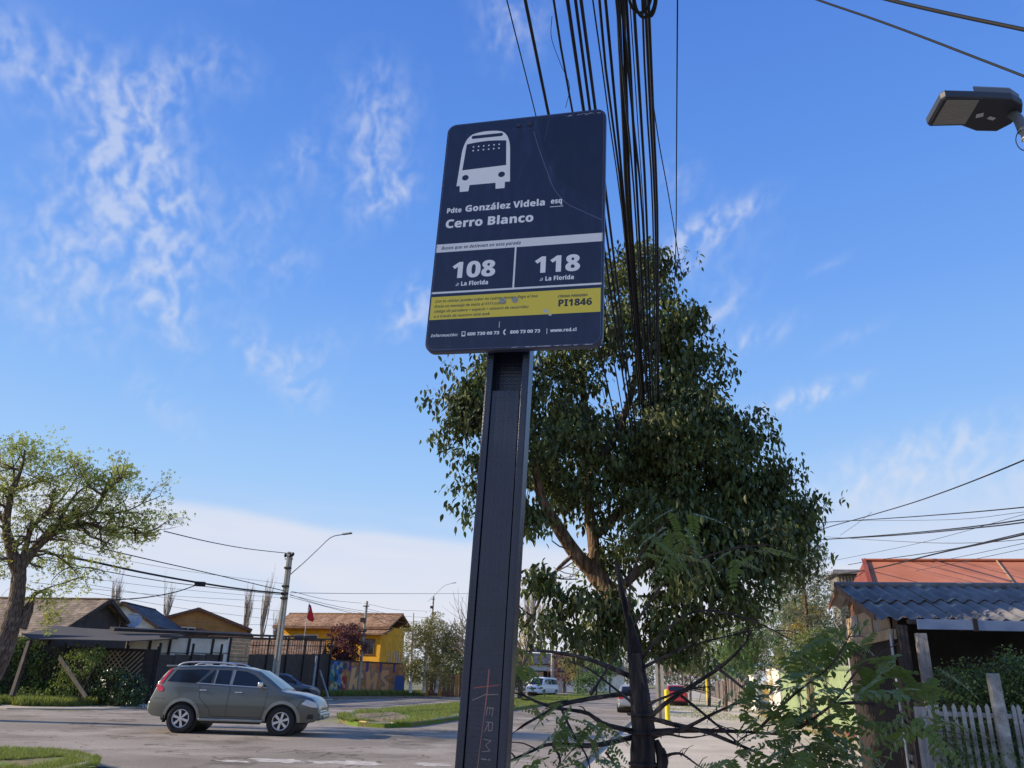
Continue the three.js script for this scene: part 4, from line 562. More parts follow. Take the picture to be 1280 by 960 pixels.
// over the left-hand houses
wire('upper black cable from the left tree to the top of the leaning pole', [[205, 664, 32], [260, 677, 36], [310, 686, 41], [363, 692, 46]], 0.02);
wire('thick cable bundle sagging to the leaning pole, with a junction box', [[60, 692, 33], [105, 700, 34], [180, 716, 37], [252, 729, 40], [315, 738, 44], [357, 742, 46]], 0.045);
wire('cable just above the thick left bundle', [[70, 672, 33], [112, 682, 34], [180, 698, 37], [255, 715, 40], [357, 739, 46]], 0.022);
wire('lower cable under the thick left bundle', [[60, 700, 33], [100, 708, 34], [200, 726, 38], [300, 738, 43], [357, 744, 46]], 0.018);
wire('drop cable from the junction box down to the left house', [[252, 729, 40], [215, 741, 38], [180, 747, 38], [140, 750, 38]], 0.024);
tag(obj('junction_box', rbox(0.5, 0.22, 0.2, ...at(250, 730, 40).toArray(), 0.05, 0.6), M.ironDark), 'dark splice box on the thick cable bundle at the left', 'junction box');
for (const [a, b, c, d] of [[100, 729, 350, 764], [110, 740, 355, 776], [60, 716, 357, 748], [160, 768, 352, 782], [100, 690, 357, 730], [40, 728, 340, 752]]) wire(({ 100729: 'very thin wire crossing the brown roof ridge, ending low on the leaning pole', 110740: 'very thin lower wire just above the white house roof', 60716: 'very thin wire starting under the left tree crown', 160768: 'lowest very thin wire over the brown gabled house', 100690: 'highest very thin wire below the upper left cable', 40728: 'very thin wire starting beside the left trunk' })[a * 1000 + b], [[a, b, 40], [(a + c) / 2, (b + d) / 2 + 3, 46], [c, d, 52]], 0.009, 'thin wires over the left rooftops', M.cableGrey);
wire('long level wire right of the leaning pole', [[363, 741, 46], [450, 742, 60], [585, 742, 85]], 0.018, undefined, M.cableGrey);
for (const [a, b, c, d] of [[362, 743, 452, 766], [362, 746, 520, 781], [364, 739, 452, 754], [363, 744, 500, 770]]) wire((b === 743 ? 'second lowest' : b === 746 ? 'lowest' : b === 739 ? 'highest' : 'second highest') + ' thin wire fanning from the leaning pole towards the yellow house', [[a, b, 46], [(a + c) / 2, (b + d) / 2 + 3, 58], [c, d, 73]], 0.014, 'wires fanning from the leaning pole', M.cableGrey);
for (const [a, b, c, d] of [[455, 754, 534, 764], [455, 760, 534, 772], [455, 766, 533, 778]]) wire((b === 754 ? 'top' : b === 760 ? 'middle' : 'bottom') + ' thin wire from the thin grey pole towards the far lamp pole', [[a, b, 74], [(a + c) / 2, (b + d) / 2 + 3, 92], [c, d, 112]], 0.016, 'wires between the two far poles', M.cableGrey);
// right-hand side
wire('steep black cable rising to the right edge above the orange roof', [[1012, 668, 24], [1032, 660, 22], [1092, 643, 19], [1157, 623, 16], [1280, 575, 12], [1420, 510, 10]], 0.011);
wire('level black cable topmost of the lower right cables', [[1000, 655, 26], [1013, 654, 25], [1153, 645, 19], [1280, 634, 15], [1400, 620, 13]], 0.011);
wire('thin grey wire just under the level right cable', [[1060, 651, 24], [1200, 649, 19], [1280, 640, 16], [1380, 630, 14]], 0.005, undefined, M.cableGrey);
for (const k of [0, 3.5]) wire('one of two close black cables above the orange roof', [[1020, 675, 26], [1122, 669 - k * 0.4, 21], [1219, 660 - k * 0.6, 17], [1280, 653 - k, 15], [1400, 634 - k, 13]], 0.0125, 'pair of cables above the orange roof');
wire('thin sagging grey wire between the right cables', [[1032, 671, 24], [1110, 676, 21], [1186, 679, 18], [1230, 678, 17], [1280, 674, 15], [1400, 660, 13]], 0.006, undefined, M.cableGrey);
wire('thick black cable crossing the left corner of the orange roof', [[1010, 723, 25], [1092, 711, 21], [1175, 691, 18], [1280, 668, 15], [1420, 630, 12]], 0.015);
wire('black cable joining the thick one at the right edge', [[1060, 706, 25], [1083, 702, 23], [1186, 687, 19], [1280, 666, 15.3], [1400, 640, 13]], 0.009);
for (const p of [[[1046, 700, 26], [1153, 678, 22], [1280, 643, 18]], [[1096, 722, 24], [1184, 706, 20], [1280, 686, 17]], [[1150, 706, 23], [1215, 693, 20], [1280, 679, 17]], [[1050, 669, 26], [1072, 654, 25], [1090, 640, 24]]]) wire('very thin grey wire above the orange roof', p, 0.0055, 'thin wires above the orange roof', M.cableGrey);
wire('black cable at the upper right above the lamp', [[300, -330, 5.6], [700, -140, 5.2], [880, -58, 5.05], [960, -24, 5.0], [1023, 0, 5.0], [1090, 23, 5.0], [1150, 45, 5.0], [1215, 70, 5.0], [1290, 99, 5.0], [1420, 150, 5]], 0.0085);
wire('thick black cable in the top right corner', [[500, -190, 5.6], [800, -90, 5.2], [960, -42, 5.05], [1040, -20, 5], [1113, 0, 5.0], [1200, 20, 5.0], [1290, 39, 5.0], [1420, 70, 5]], 0.014);

// ---------------------------------------------------------------- cars
const lin = (P, x) => { if (x <= P[0][0]) return P[0][1]; for (let i = 1; i < P.length; i++) if (x <= P[i][0]) { const f = (x - P[i - 1][0]) / (P[i][0] - P[i - 1][0]); return lerp(P[i - 1][1], P[i][1], f); } return P[P.length - 1][1]; };
const softLin = (P, x, w = 0.06) => (lin(P, x - w) + 2 * lin(P, x) + lin(P, x + w) + lin(P, x - w / 2) + lin(P, x + w / 2)) / 6;
function loft(rings, caps = true) {
  const n = rings[0].length, pos = [], idx = []; rings.forEach((r) => r.forEach((p) => pos.push(...p)));
  for (let i = 0; i < rings.length - 1; i++) for (let j = 0; j < n - 1; j++) { const a = i * n + j, b = a + n; idx.push(a, a + 1, b, a + 1, b + 1, b); }
  if (caps) for (const [i, f] of [[0, 1], [rings.length - 1, -1]]) { const c = pos.length / 3; let m = [0, 0, 0]; rings[i].forEach((p) => p.forEach((v, k) => (m[k] += v / n))); pos.push(...m); for (let j = 0; j < n - 1; j++) f > 0 ? idx.push(i * n + j + 1, i * n + j, c) : idx.push(i * n + j, i * n + j + 1, c); }
  const g = new THREE.BufferGeometry(); g.setAttribute('position', new THREE.Float32BufferAttribute(pos, 3)); g.setIndex(idx); return toCreasedNormals(g, 0.7);
}
const tess = new TessellateModifier(0.14, 5);
function wheelGeo(r, w) {
  const p = [[r * 0.62, -w / 2], [r * 0.9, -w / 2], [r * 0.98, -w * 0.36], [r, -w * 0.2], [r, w * 0.2], [r * 0.98, w * 0.36], [r * 0.9, w / 2], [r * 0.64, w / 2], [r * 0.6, w * 0.3]].map(([a, b]) => new THREE.Vector2(a, b));
  const tyre = new THREE.LatheGeometry(p, 32).rotateX(PI / 2), rim = [], R0 = r * 0.63;
  const ring = new THREE.LatheGeometry([[R0, w * 0.46], [R0 * 0.95, w * 0.5], [R0 * 0.88, w * 0.46], [R0 * 0.86, w * 0.1]].map(([a, b]) => new THREE.Vector2(a, b)), 32).rotateX(PI / 2); rim.push(ring);
  for (let i = 0; i < 6; i++) { const a = i / 6 * 2 * PI, g = plate([[0.03, -0.024], [R0 * 0.93, -0.036], [R0 * 0.93, 0.036], [0.03, 0.024]], 0.04); g.rotateZ(a).translate(0, 0, w * 0.36); rim.push(g); }
  rim.push(new THREE.CylinderGeometry(0.055, 0.07, 0.05, 16).rotateX(PI / 2).translate(0, 0, w * 0.4));
  const dark = new THREE.CircleGeometry(R0 * 0.9, 24).translate(0, 0, w * 0.12);
  return { tyre: join(tyre), rim: join(rim), dark: join(dark) };
}
function makeCar(name, label, category, s, pos, turn, group) {
  const t = thing(name, label, category, pos, turn, group), { L, W, belt, roof, sill, wheels, r, paintM, tumble = 0.2 } = s, h = L / 2, c0 = h - (s.endLen ?? 0.95);
  const plan = (x) => W * (1 - (s.taper ?? 0.2) * pow(clamp((abs(x) - c0) / (h - c0), 0, 1), 2.4)), sec = (y) => 1 - 0.09 * pow((y - 0.72) / 0.5, 2);
  const ra = r * 1.16, top = (x) => softLin(belt, x), low = (x) => { let y = lin(sill, x); for (const wx of wheels) if (abs(x - wx) < ra) y = max(y, r + sqrt(ra * ra - (x - wx) * (x - wx))); return min(y, top(x) - 0.12); };
  const skin = (x, y) => plan(x) * sec(y);
  const xs = []; for (let x = -h; x < h - 1e-6; x += x < -h + 0.3 || x > h - 0.36 ? 0.03 : 0.045) xs.push(x); xs.push(h);
  const rings = xs.map((x) => {
    const yb = low(x), yt = top(x), q = [], rr = min(0.1, (yt - yb) * 0.4);
    q.push([x, yb + 0.02, max(0.05, skin(x, yb) - 0.3)]); for (let j = 0; j <= 7; j++) { const y = lerp(yb, yt - rr, j / 7); q.push([x, y, skin(x, y)]); }
    for (let j = 1; j <= 4; j++) { const a = j / 4 * PI / 2, z = skin(x, yt - rr); q.push([x, yt - rr + sin(a) * rr, z - (1 - cos(a)) * rr * 1.2]); }
    q.push([x, yt + 0.022, skin(x, yt) * 0.5], [x, yt + 0.03, 0]);
    return [...q.map(([a, b, z]) => [a, b, z]), ...q.slice(0, -1).reverse().map(([a, b, z]) => [a, b, -z])];
  });
  obj('body', loft(rings), paintM, t);
  const x0 = roof[0][0], x1 = roof[roof.length - 1][0], rf = (x) => max(softLin(roof, x, 0.05), top(x) - 0.04), beltz = (x) => skin(x, top(x) - 0.08) - 0.035, gw = (x, y) => beltz(x) - tumble * (y - top(x)) / 0.55;
  const gx = []; for (let x = x0; x < x1; x += 0.05) gx.push(x); gx.push(x1);
  obj('cabin', loft(gx.map((x) => { const yb = top(x) - 0.06, yt = max(rf(x), yb + 0.02), rr = min(0.09, (yt - yb) * 0.45), q = []; for (let j = 0; j <= 5; j++) { const y = lerp(yb, yt - rr, j / 5); q.push([x, y, gw(x, y)]); } for (let j = 1; j <= 4; j++) { const a = j / 4 * PI / 2; q.push([x, yt - rr + sin(a) * rr, gw(x, yt - rr) - (1 - cos(a)) * rr * 1.3]); } q.push([x, yt + 0.012, 0.3], [x, yt + 0.018, 0]); return [...q, ...q.slice(0, -1).reverse().map(([a, b, z]) => [a, b, -z])]; })), paintM, t);
  // flat outlines laid on the flank (low) or on the cabin side (up)
  const onSkin = (name, pts, m, up, off = 0.006, sides = [1, -1], parent = t) => sides.map((sd) => {
    const sh = new THREE.Shape(pts.map(([a, b]) => new THREE.Vector2(a, b))); let g = tess.modify(prep(new THREE.ShapeGeometry(sh))); g = prep(g); const p = g.attributes.position;
    for (let i = 0; i < p.count; i++) { const x = p.getX(i), y = p.getY(i); p.setZ(i, sd * ((up ? gw(x, y) : skin(x, y)) + off)); }
    g.deleteAttribute('normal'); g.computeVertexNormals(); return obj(name, g, m, parent);
  });
  const seam = (pts, up, wd = 0.012) => { for (let i = 0; i < pts.length - 1; i++) { const [a, b] = pts[i], [c, d] = pts[i + 1], l = hypot(c - a, d - b), nx = -(d - b) / l * wd / 2, ny = (c - a) / l * wd / 2; onSkin('door_seam', [[a + nx, b + ny], [c + nx, d + ny], [c - nx, d - ny], [a - nx, b - ny]], M.blackPlastic, up, 0.003); } };
  for (const w of s.windows) onSkin('window', w, M.glassDark, true, 0.008);
  for (const w of s.seams ?? []) seam(w, false);
  // screens front and back follow the roof line
  for (const [name, a, b] of [['windscreen', ...s.screen], ...(s.back ? [['rear_window', ...s.back]] : [])]) {
    const pos2 = [], idx = [], n = 8, m = 8; for (let i = 0; i <= n; i++) { const x = lerp(a, b, i / n), y = rf(x), e = 0.01, sl = (rf(x + e) - rf(x - e)) / (2 * e), k = 0.012 / hypot(1, sl); for (let j = 0; j <= m; j++) { const z = (j / m * 2 - 1) * (gw(x, y) - 0.1); pos2.push(x - sl * k, y + k + 0.012 * (1 - abs(j / m * 2 - 1)), z); } }
    for (let i = 0; i < n; i++) for (let j = 0; j < m; j++) { const p = i * (m + 1) + j, q = p + m + 1; idx.push(p, p + 1, q, p + 1, q + 1, q); }
    const g = new THREE.BufferGeometry(); g.setAttribute('position', new THREE.Float32BufferAttribute(pos2, 3)); g.setIndex(idx); g.computeVertexNormals(); obj(name, g, M.glassDark, t);
  }
  obj('underbody', [rbox(L * 0.86, 0.24, W * 1.5, 0, 0.42, 0, 0.05), ...wheels.map((x) => cyl(ra * 0.98, ra * 0.98, W * 1.7, 0, -W * 0.85, 0, 20).rotateX(PI / 2).translate(x, r, 0))], M.blackPlastic, t);
  const wg = s.wheelGeo ?? wheelGeo(r, s.tw ?? 0.23);
  for (const x of wheels) for (const sd of [1, -1]) {
    const w = new THREE.Mesh(wg.tyre, M.rubber); w.name = 'wheel'; w.castShadow = w.receiveShadow = true; w.position.set(x, r, sd * (W - 0.13)); if (sd < 0) w.rotation.y = PI; w.rotation.z = sd * (x > 0 ? 0.3 : 0.75); t.add(w);
    for (const [n, g, m] of [['rim', wg.rim, s.rimM ?? M.alloy], ['brake_disc', wg.dark, M.blackPlastic]]) { const q = new THREE.Mesh(g, m); q.name = n; q.castShadow = q.receiveShadow = true; w.add(q); }
  }
  s.extra?.(t, { skin, gw, top, rf, onSkin, plan, h });
  return t;
}
{
  rnd = mulberry(201);
  const s = {
    L: 4.63, W: 0.9, r: 0.372, wheels: [-1.355, 1.355], tw: 0.25, paintM: M.paintSuv, tumble: 0.2, taper: 0.17, endLen: 1.0,
    belt: [[-2.32, 0.86], [-2.26, 1.0], [-2.2, 1.24], [-1.6, 1.26], [0, 1.2], [1.15, 1.14], [1.3, 1.12], [1.8, 1.06], [2.1, 0.98], [2.24, 0.88], [2.32, 0.7]],
    roof: [[-2.2, 1.26], [-2.14, 1.4], [-1.98, 1.62], [-1.86, 1.68], [-1.2, 1.735], [-0.4, 1.74], [0.1, 1.715], [0.5, 1.64], [0.9, 1.4], [1.28, 1.14]],
    sill: [[-2.32, 0.5], [-2.2, 0.42], [-1.8, 0.38], [-0.9, 0.33], [0.9, 0.33], [1.8, 0.34], [2.2, 0.36], [2.32, 0.42]],
    screen: [0.5, 1.24], back: [-2.16, -1.98],
    windows: [[[-1.93, 1.3], [-1.74, 1.6], [-1.0, 1.63], [-0.82, 1.62], [-1.1, 1.28]], [[-1.02, 1.28], [-0.7, 1.62], [-0.66, 1.62], [-0.72, 1.27]], [[-0.66, 1.27], [-0.6, 1.625], [-0.22, 1.63], [-0.2, 1.25]], [[-0.1, 1.25], [-0.1, 1.63], [0.2, 1.61], [0.44, 1.53], [0.76, 1.3], [0.84, 1.22]]],
    seams: [[[-1.0, 1.22], [-0.92, 0.9], [-0.62, 0.62], [-0.58, 0.44]], [[-0.15, 1.2], [-0.16, 0.44]], [[0.9, 1.1], [0.88, 0.8], [0.8, 0.46]], [[-0.58, 0.45], [0.8, 0.45]], [[-2.2, 0.86], [-1.86, 0.86]], [[1.75, 0.66], [1.85, 0.9], [2.2, 0.86]]],
    extra(t, { skin, gw, top, rf, onSkin, plan, h }) {
      for (const wx of [-1.355, 1.355]) { const arc = []; for (let i = 0; i <= 14; i++) { const a = lerp(-0.05, PI + 0.05, i / 14); arc.push([wx + cos(a) * 0.5, max(0.36, 0.372 + sin(a) * 0.5)]); } for (let i = 14; i >= 0; i--) { const a = lerp(-0.05, PI + 0.05, i / 14); arc.push([wx + cos(a) * 0.435, max(0.36, 0.372 + sin(a) * 0.435)]); } onSkin('arch_flare', arc, M.paintSuvPale, false, 0.022); onSkin('arch_flare_edge', arc.map(([a, b]) => [wx + (a - wx) * 1.04, 0.372 + (b - 0.372) * 1.04]), M.paintSuvPale, false, 0.012); }
      for (const sd of [1, -1]) {
        obj('side_step', rbox(1.75, 0.07, 0.14, 0, 0.36, sd * 0.86, 0.03), M.paintSuvPale, t); obj('step_tread', rbox(1.6, 0.05, 0.1, 0, 0.3, sd * 0.84, 0.02), M.blackPlastic, t);
        obj('mirror', rbox(0.14, 0.15, 0.22, 0.72, 1.28, sd * 0.98, 0.05), M.chrome, t);
        obj('roof_rail', [tube([V(-1.75, 1.7, sd * 0.62), V(-1.6, 1.785, sd * 0.62), V(-0.3, 1.8, sd * 0.61), V(-0.1, 1.735, sd * 0.61)], 0.022, 8, 24), rbox(0.2, 0.05, 0.05, -0.9, 1.765, sd * 0.615, 0.015)], M.alloy, t);
        for (const [x, y] of [[-0.86, 1.1], [0.12, 1.07]]) obj('door_handle', rbox(0.2, 0.035, 0.04, x, y, sd * (skin(x, y) + 0.02), 0.015), M.chrome, t);
        obj('mud_flap', rbox(0.03, 0.2, 0.2, -1.83, 0.36, sd * 0.78, 0.01), M.rubber, t);
      }
      onSkin('window_trim', [[-1.1, 1.27], [-0.2, 1.235], [0.84, 1.2], [0.84, 1.215], [-0.2, 1.25], [-1.1, 1.285]], M.alloy, true, 0.012);
      for (const [a, b] of [[-0.64, -0.6], [-0.19, -0.11]]) onSkin('door_pillar', [[a, 1.26], [a + 0.02, 1.64], [b + 0.02, 1.64], [b, 1.26]], M.paintSuvPale, true, 0.011);
      onSkin('tail_light', [[-2.12, 1.04], [-2.22, 1.2], [-2.06, 1.2], [-1.97, 1.1], [-1.99, 1.04]], M.tailRed, false, 0.012);
      onSkin('tail_light', [[-2.15, 1.24], [-1.93, 1.62], [-1.86, 1.62], [-1.97, 1.42], [-2.06, 1.24]], M.tailRed, true, 0.012);
      obj('spoiler', rbox(0.26, 0.045, 1.2, -1.95, 1.7, 0, 0.02), M.paintSuvPale, t);
      obj('rear_bumper', [rbox(0.22, 0.3, 1.5, -2.27, 0.66, 0, 0.09), rbox(0.12, 0.1, 1.2, -2.36, 0.7, 0, 0.04)], M.paintSuvPale, t);
      onSkin('head_light', [[1.86, 0.82], [1.98, 0.94], [2.24, 0.86], [2.3, 0.74], [2.14, 0.74]], M.headLens, false, 0.008);
      obj('grille', [0.62, 0.7, 0.78].map((y) => rbox(0.05, 0.05, 0.9, 2.31 - (y - 0.62) * 0.25, y, 0, 0.02)), M.chrome, t);
      obj('front_bumper', [rbox(0.16, 0.2, 1.36, 2.3, 0.5, 0, 0.07), rbox(0.1, 0.08, 0.8, 2.36, 0.48, 0, 0.03)], M.paintSuv, t); obj('fog_light', [rbox(0.05, 0.09, 0.14, 2.29, 0.5, 0.58, 0.03), rbox(0.05, 0.09, 0.14, 2.29, 0.5, -0.58, 0.03)], M.headLens, t); onSkin('bumper_vent', [[2.02, 0.44], [2.06, 0.56], [2.2, 0.56], [2.2, 0.44]], M.blackPlastic, false, 0.006);
      obj('tow_bar', rbox(0.14, 0.05, 0.08, -2.34, 0.45, 0, 0.02), M.blackPlastic, t);
    },
  };
  makeCar('suv', 'grey green four wheel drive wagon crossing the junction from left to right', 'car', s, [-11.6, 0.004, -20.9], 12.7 * D2R).scale.setScalar(0.96);
  const hatch = {
    L: 4.0, W: 0.84, r: 0.3, wheels: [-1.22, 1.28], tw: 0.2, paintM: M.paintBlue, tumble: 0.26, taper: 0.22,
    belt: [[-2, 0.6], [-1.94, 0.92], [-1.3, 0.96], [0.8, 0.9], [1.1, 0.86], [1.7, 0.76], [1.94, 0.64], [2, 0.5]], roof: [[-1.94, 0.94], [-1.74, 1.2], [-1.4, 1.42], [-0.6, 1.47], [0, 1.44], [0.4, 1.3], [1.0, 0.9]],
    sill: [[-2, 0.36], [-1.7, 0.26], [1.7, 0.24], [2, 0.3]], screen: [0.35, 0.98], back: [-1.88, -1.5],
    windows: [[[-1.4, 1.0], [-1.15, 1.34], [-0.5, 1.38], [-0.45, 0.98]], [[-0.38, 0.98], [-0.4, 1.38], [0.06, 1.35], [0.36, 1.22], [0.7, 0.96]]], seams: [[[-0.42, 0.94], [-0.42, 0.36]], [[0.76, 0.9], [0.74, 0.36]]],
    extra(t, { skin, onSkin, h }) {
      onSkin('head_light', [[1.5, 0.66], [1.56, 0.76], [1.86, 0.68], [1.92, 0.58]], M.headLens, false, 0.008); onSkin('tail_light', [[-1.9, 0.74], [-1.9, 0.92], [-1.66, 0.94], [-1.7, 0.76]], M.tailRed, false, 0.01);
      obj('rear_light', [rbox(0.05, 0.18, 0.26, -1.965, 0.8, 0.56, 0.02), rbox(0.05, 0.18, 0.26, -1.965, 0.8, -0.56, 0.02)], M.tailRed, t); obj('number_plate', rbox(0.02, 0.12, 0.4, -2.01, 0.68, 0, 0.005), M.stickerWhite, t); obj('bumper', [rbox(0.14, 0.2, 1.36, -1.98, 0.44, 0, 0.07), rbox(0.14, 0.2, 1.3, 1.97, 0.4, 0, 0.07)], this.paintM, t);
      for (const sd of [1, -1]) { obj('mirror', rbox(0.12, 0.12, 0.18, 0.62, 1.0, sd * 0.9, 0.04), M.blackPlastic, t); obj('door_handle', rbox(0.16, 0.03, 0.03, -0.25, 0.84, sd * (skin(-0.25, 0.84) + 0.012), 0.01), M.blackPlastic, t); }
    },
  };
  const a = at(356, 866, 51);
  makeCar('hatchback', 'dark blue small car parked by the dark fence behind the grey wagon', 'car', hatch, [a.x, 0.05, a.z], 20 * D2R);
  makeCar('hatchback', 'red car parked on the right sidewalk, seen from behind', 'car', { ...hatch, paintM: M.paintRed, W: 0.88 }, [0.05, 0.09, -65.5], 90 * D2R);
  makeCar('hatchback', 'pale grey car mostly hidden behind the thorny trunk, only its left edge showing', 'car', { ...hatch, paintM: M.paintSilver, W: 0.86 }, [-2.45, 0.01, -49], 90 * D2R);
  const van = {
    L: 5.1, W: 0.96, r: 0.33, wheels: [-1.6, 1.6], tw: 0.22, paintM: M.paintWhite, tumble: 0.16, taper: 0.16, endLen: 0.7,
    belt: [[-2.55, 0.7], [-2.5, 1.1], [0, 1.12], [1.7, 1.1], [2.1, 1.02], [2.42, 0.9], [2.55, 0.6]], roof: [[-2.52, 1.1], [-2.44, 1.7], [-2.3, 1.88], [0.6, 1.92], [1.1, 1.82], [1.9, 1.1]],
    sill: [[-2.55, 0.34], [2.55, 0.3]], screen: [1.12, 1.86], windows: [[[-2.2, 1.2], [-2.15, 1.7], [-0.6, 1.74], [-0.6, 1.2]], [[-0.5, 1.2], [-0.5, 1.74], [0.4, 1.74], [0.4, 1.2]], [[0.5, 1.2], [0.5, 1.74], [0.9, 1.7], [1.4, 1.3], [1.5, 1.18]]],
    extra(t, { onSkin }) { obj('grille', [rbox(0.05, 0.22, 0.8, 2.5, 0.74, 0, 0.05)], M.blackPlastic, t); obj('number_plate', rbox(0.02, 0.12, 0.4, 2.585, 0.5, 0, 0.005), M.stickerWhite, t); obj('bumper', rbox(0.2, 0.3, 1.62, 2.5, 0.46, 0, 0.1), M.paintWhite, t); obj('air_intake', rbox(0.04, 0.1, 1.1, 2.6, 0.38, 0, 0.02), M.blackPlastic, t); onSkin('head_light', [[2.06, 0.78], [2.1, 0.95], [2.36, 0.86], [2.44, 0.7]], M.headLens, false, 0.01); obj('head_light', [rbox(0.05, 0.16, 0.26, 2.47, 0.8, 0.6, 0.03), rbox(0.05, 0.16, 0.26, 2.47, 0.8, -0.6, 0.03)], M.headLens, t); for (const sd of [1, -1]) obj('mirror', rbox(0.12, 0.26, 0.2, 1.55, 1.25, sd * 1.07, 0.04), M.paintWhite, t); },
  };
  makeCar('van', 'white van coming towards the camera beyond the grass median', 'van', van, [-14.3, 0.0, -90], -106 * D2R);
}

// ---------------------------------------------------------------- left: corner house, ivy fence, carport
function roofSlope(x0, x1, z0, y0, z1, y1, t = 0.08) {   // a slab from the ridge line (z0, y0) to the eave (z1, y1)
  const l = hypot(z1 - z0, y1 - y0), g = new THREE.BoxGeometry(abs(x1 - x0), t, l); g.rotateX(atan2(y0 - y1, z1 - z0) * 1).translate((x0 + x1) / 2, (y0 + y1) / 2, (z0 + z1) / 2); return g;
}
function gable(x, z0, z1, yEave0, yEave1, zr, yr, t = 0.15) { return plate([[z0, 0], [z1, 0], [z1, yEave1], [zr, yr], [z0, yEave0]], t).rotateY(-PI / 2).translate(x, 0, 0); }
function windowAt(parent, x, y, z, w, h, turn = 0, frame = M.wallWhite) {
  const f = obj('window', [box(w + 0.16, 0.09, 0.1, 0, h / 2 + 0.04, 0), box(w + 0.2, 0.08, 0.14, 0, -h / 2 - 0.04, 0), box(0.08, h, 0.1, -w / 2 - 0.04, 0, 0), box(0.08, h, 0.1, w / 2 + 0.04, 0, 0), box(0.05, h, 0.06, 0, 0, 0)].map((g) => g.rotateY(turn).translate(x, y, z)), frame, parent);
  obj('pane', box(w, h, 0.03).rotateY(turn).translate(x, y, z), M.glassDark, f); return f;
}
{
  rnd = mulberry(231);
  const t = thing('house', 'dark corner house with brown shingle roof and black gable at the left', 'house', [-29, 0, -36.7]);
  const roof = obj('roof', [roofSlope(0.35, -20, 0, 4.84, 3.5, 2.75), roofSlope(0.35, -20, 0, 4.84, -3.6, 2.75)], M.shingleBrown, t);
  obj('wall', [gable(-0.2, -3.3, 2.9, 2.9, 3.05, 0, 4.74), box(19.5, 2.85, 0.16, -10, 1.42, 2.9), box(19.5, 2.8, 0.16, -10, 1.4, -3.3)], M.wallDark, t);
  obj('ridge_cap', rbox(20.2, 0.07, 0.3, -9.8, 4.88, 0, 0.03), M.shingleBrown, roof); obj('barge_board', [bar(V(0.37, 4.8, 0.02), V(0.37, 2.72, 3.5), 0.05, 0.2), bar(V(0.37, 4.8, -0.02), V(0.37, 2.72, -3.6), 0.05, 0.2)], M.woodDark, t);
  obj('vent', rbox(0.05, 0.7, 0.06, -0.08, 3.7, -1.6, 0.02), M.woodGrey, t);
  for (let i = 0; i < 7; i++) { const z = 3.44 - i * 0.5, y = 2.75 + (3.5 - z) * 0.597 + 0.055; obj('shingle_course', box(19.9, 0.025, 0.52, -9.9, y, z - 0.2, 0, 0, 0.5), M.shingleBrown, roof); }
  windowAt(t, -3, 1.6, 3.0, 1.2, 1.1);
}
function sheet(pts, th) { // a draped sheet: a fan of triangles with both faces
  const c = pts.reduce((a, b) => a.add(b), V(0, 0, 0)).divideScalar(pts.length); c.y -= 0.1; const pos = [], up = V(0, th, 0);
  pts.forEach((p, i) => { const q = pts[(i + 1) % pts.length], T = (a, b, d) => pos.push(...a.toArray(), ...b.toArray(), ...d.toArray()); T(c, p, q); T(c.clone().sub(up), q.clone().sub(up), p.clone().sub(up)); T(p, p.clone().sub(up), q); T(q, p.clone().sub(up), q.clone().sub(up)); });
  const g = new THREE.BufferGeometry(); g.setAttribute('position', new THREE.Float32BufferAttribute(pos, 3)); g.computeVertexNormals(); return g;
}
tag(obj('shade_cloth', sheet([at(28, 792, 35.5), at(40, 790, 37), at(72, 782, 42), at(104, 785, 43.5), at(160, 788, 44), at(232, 793, 45), at(222, 798, 42), at(160, 801, 39), at(90, 799, 37), at(40, 798, 35.5)], 0.04), M.shade), 'dark shade cloth stretched in front of the brown roofed house', 'awning');
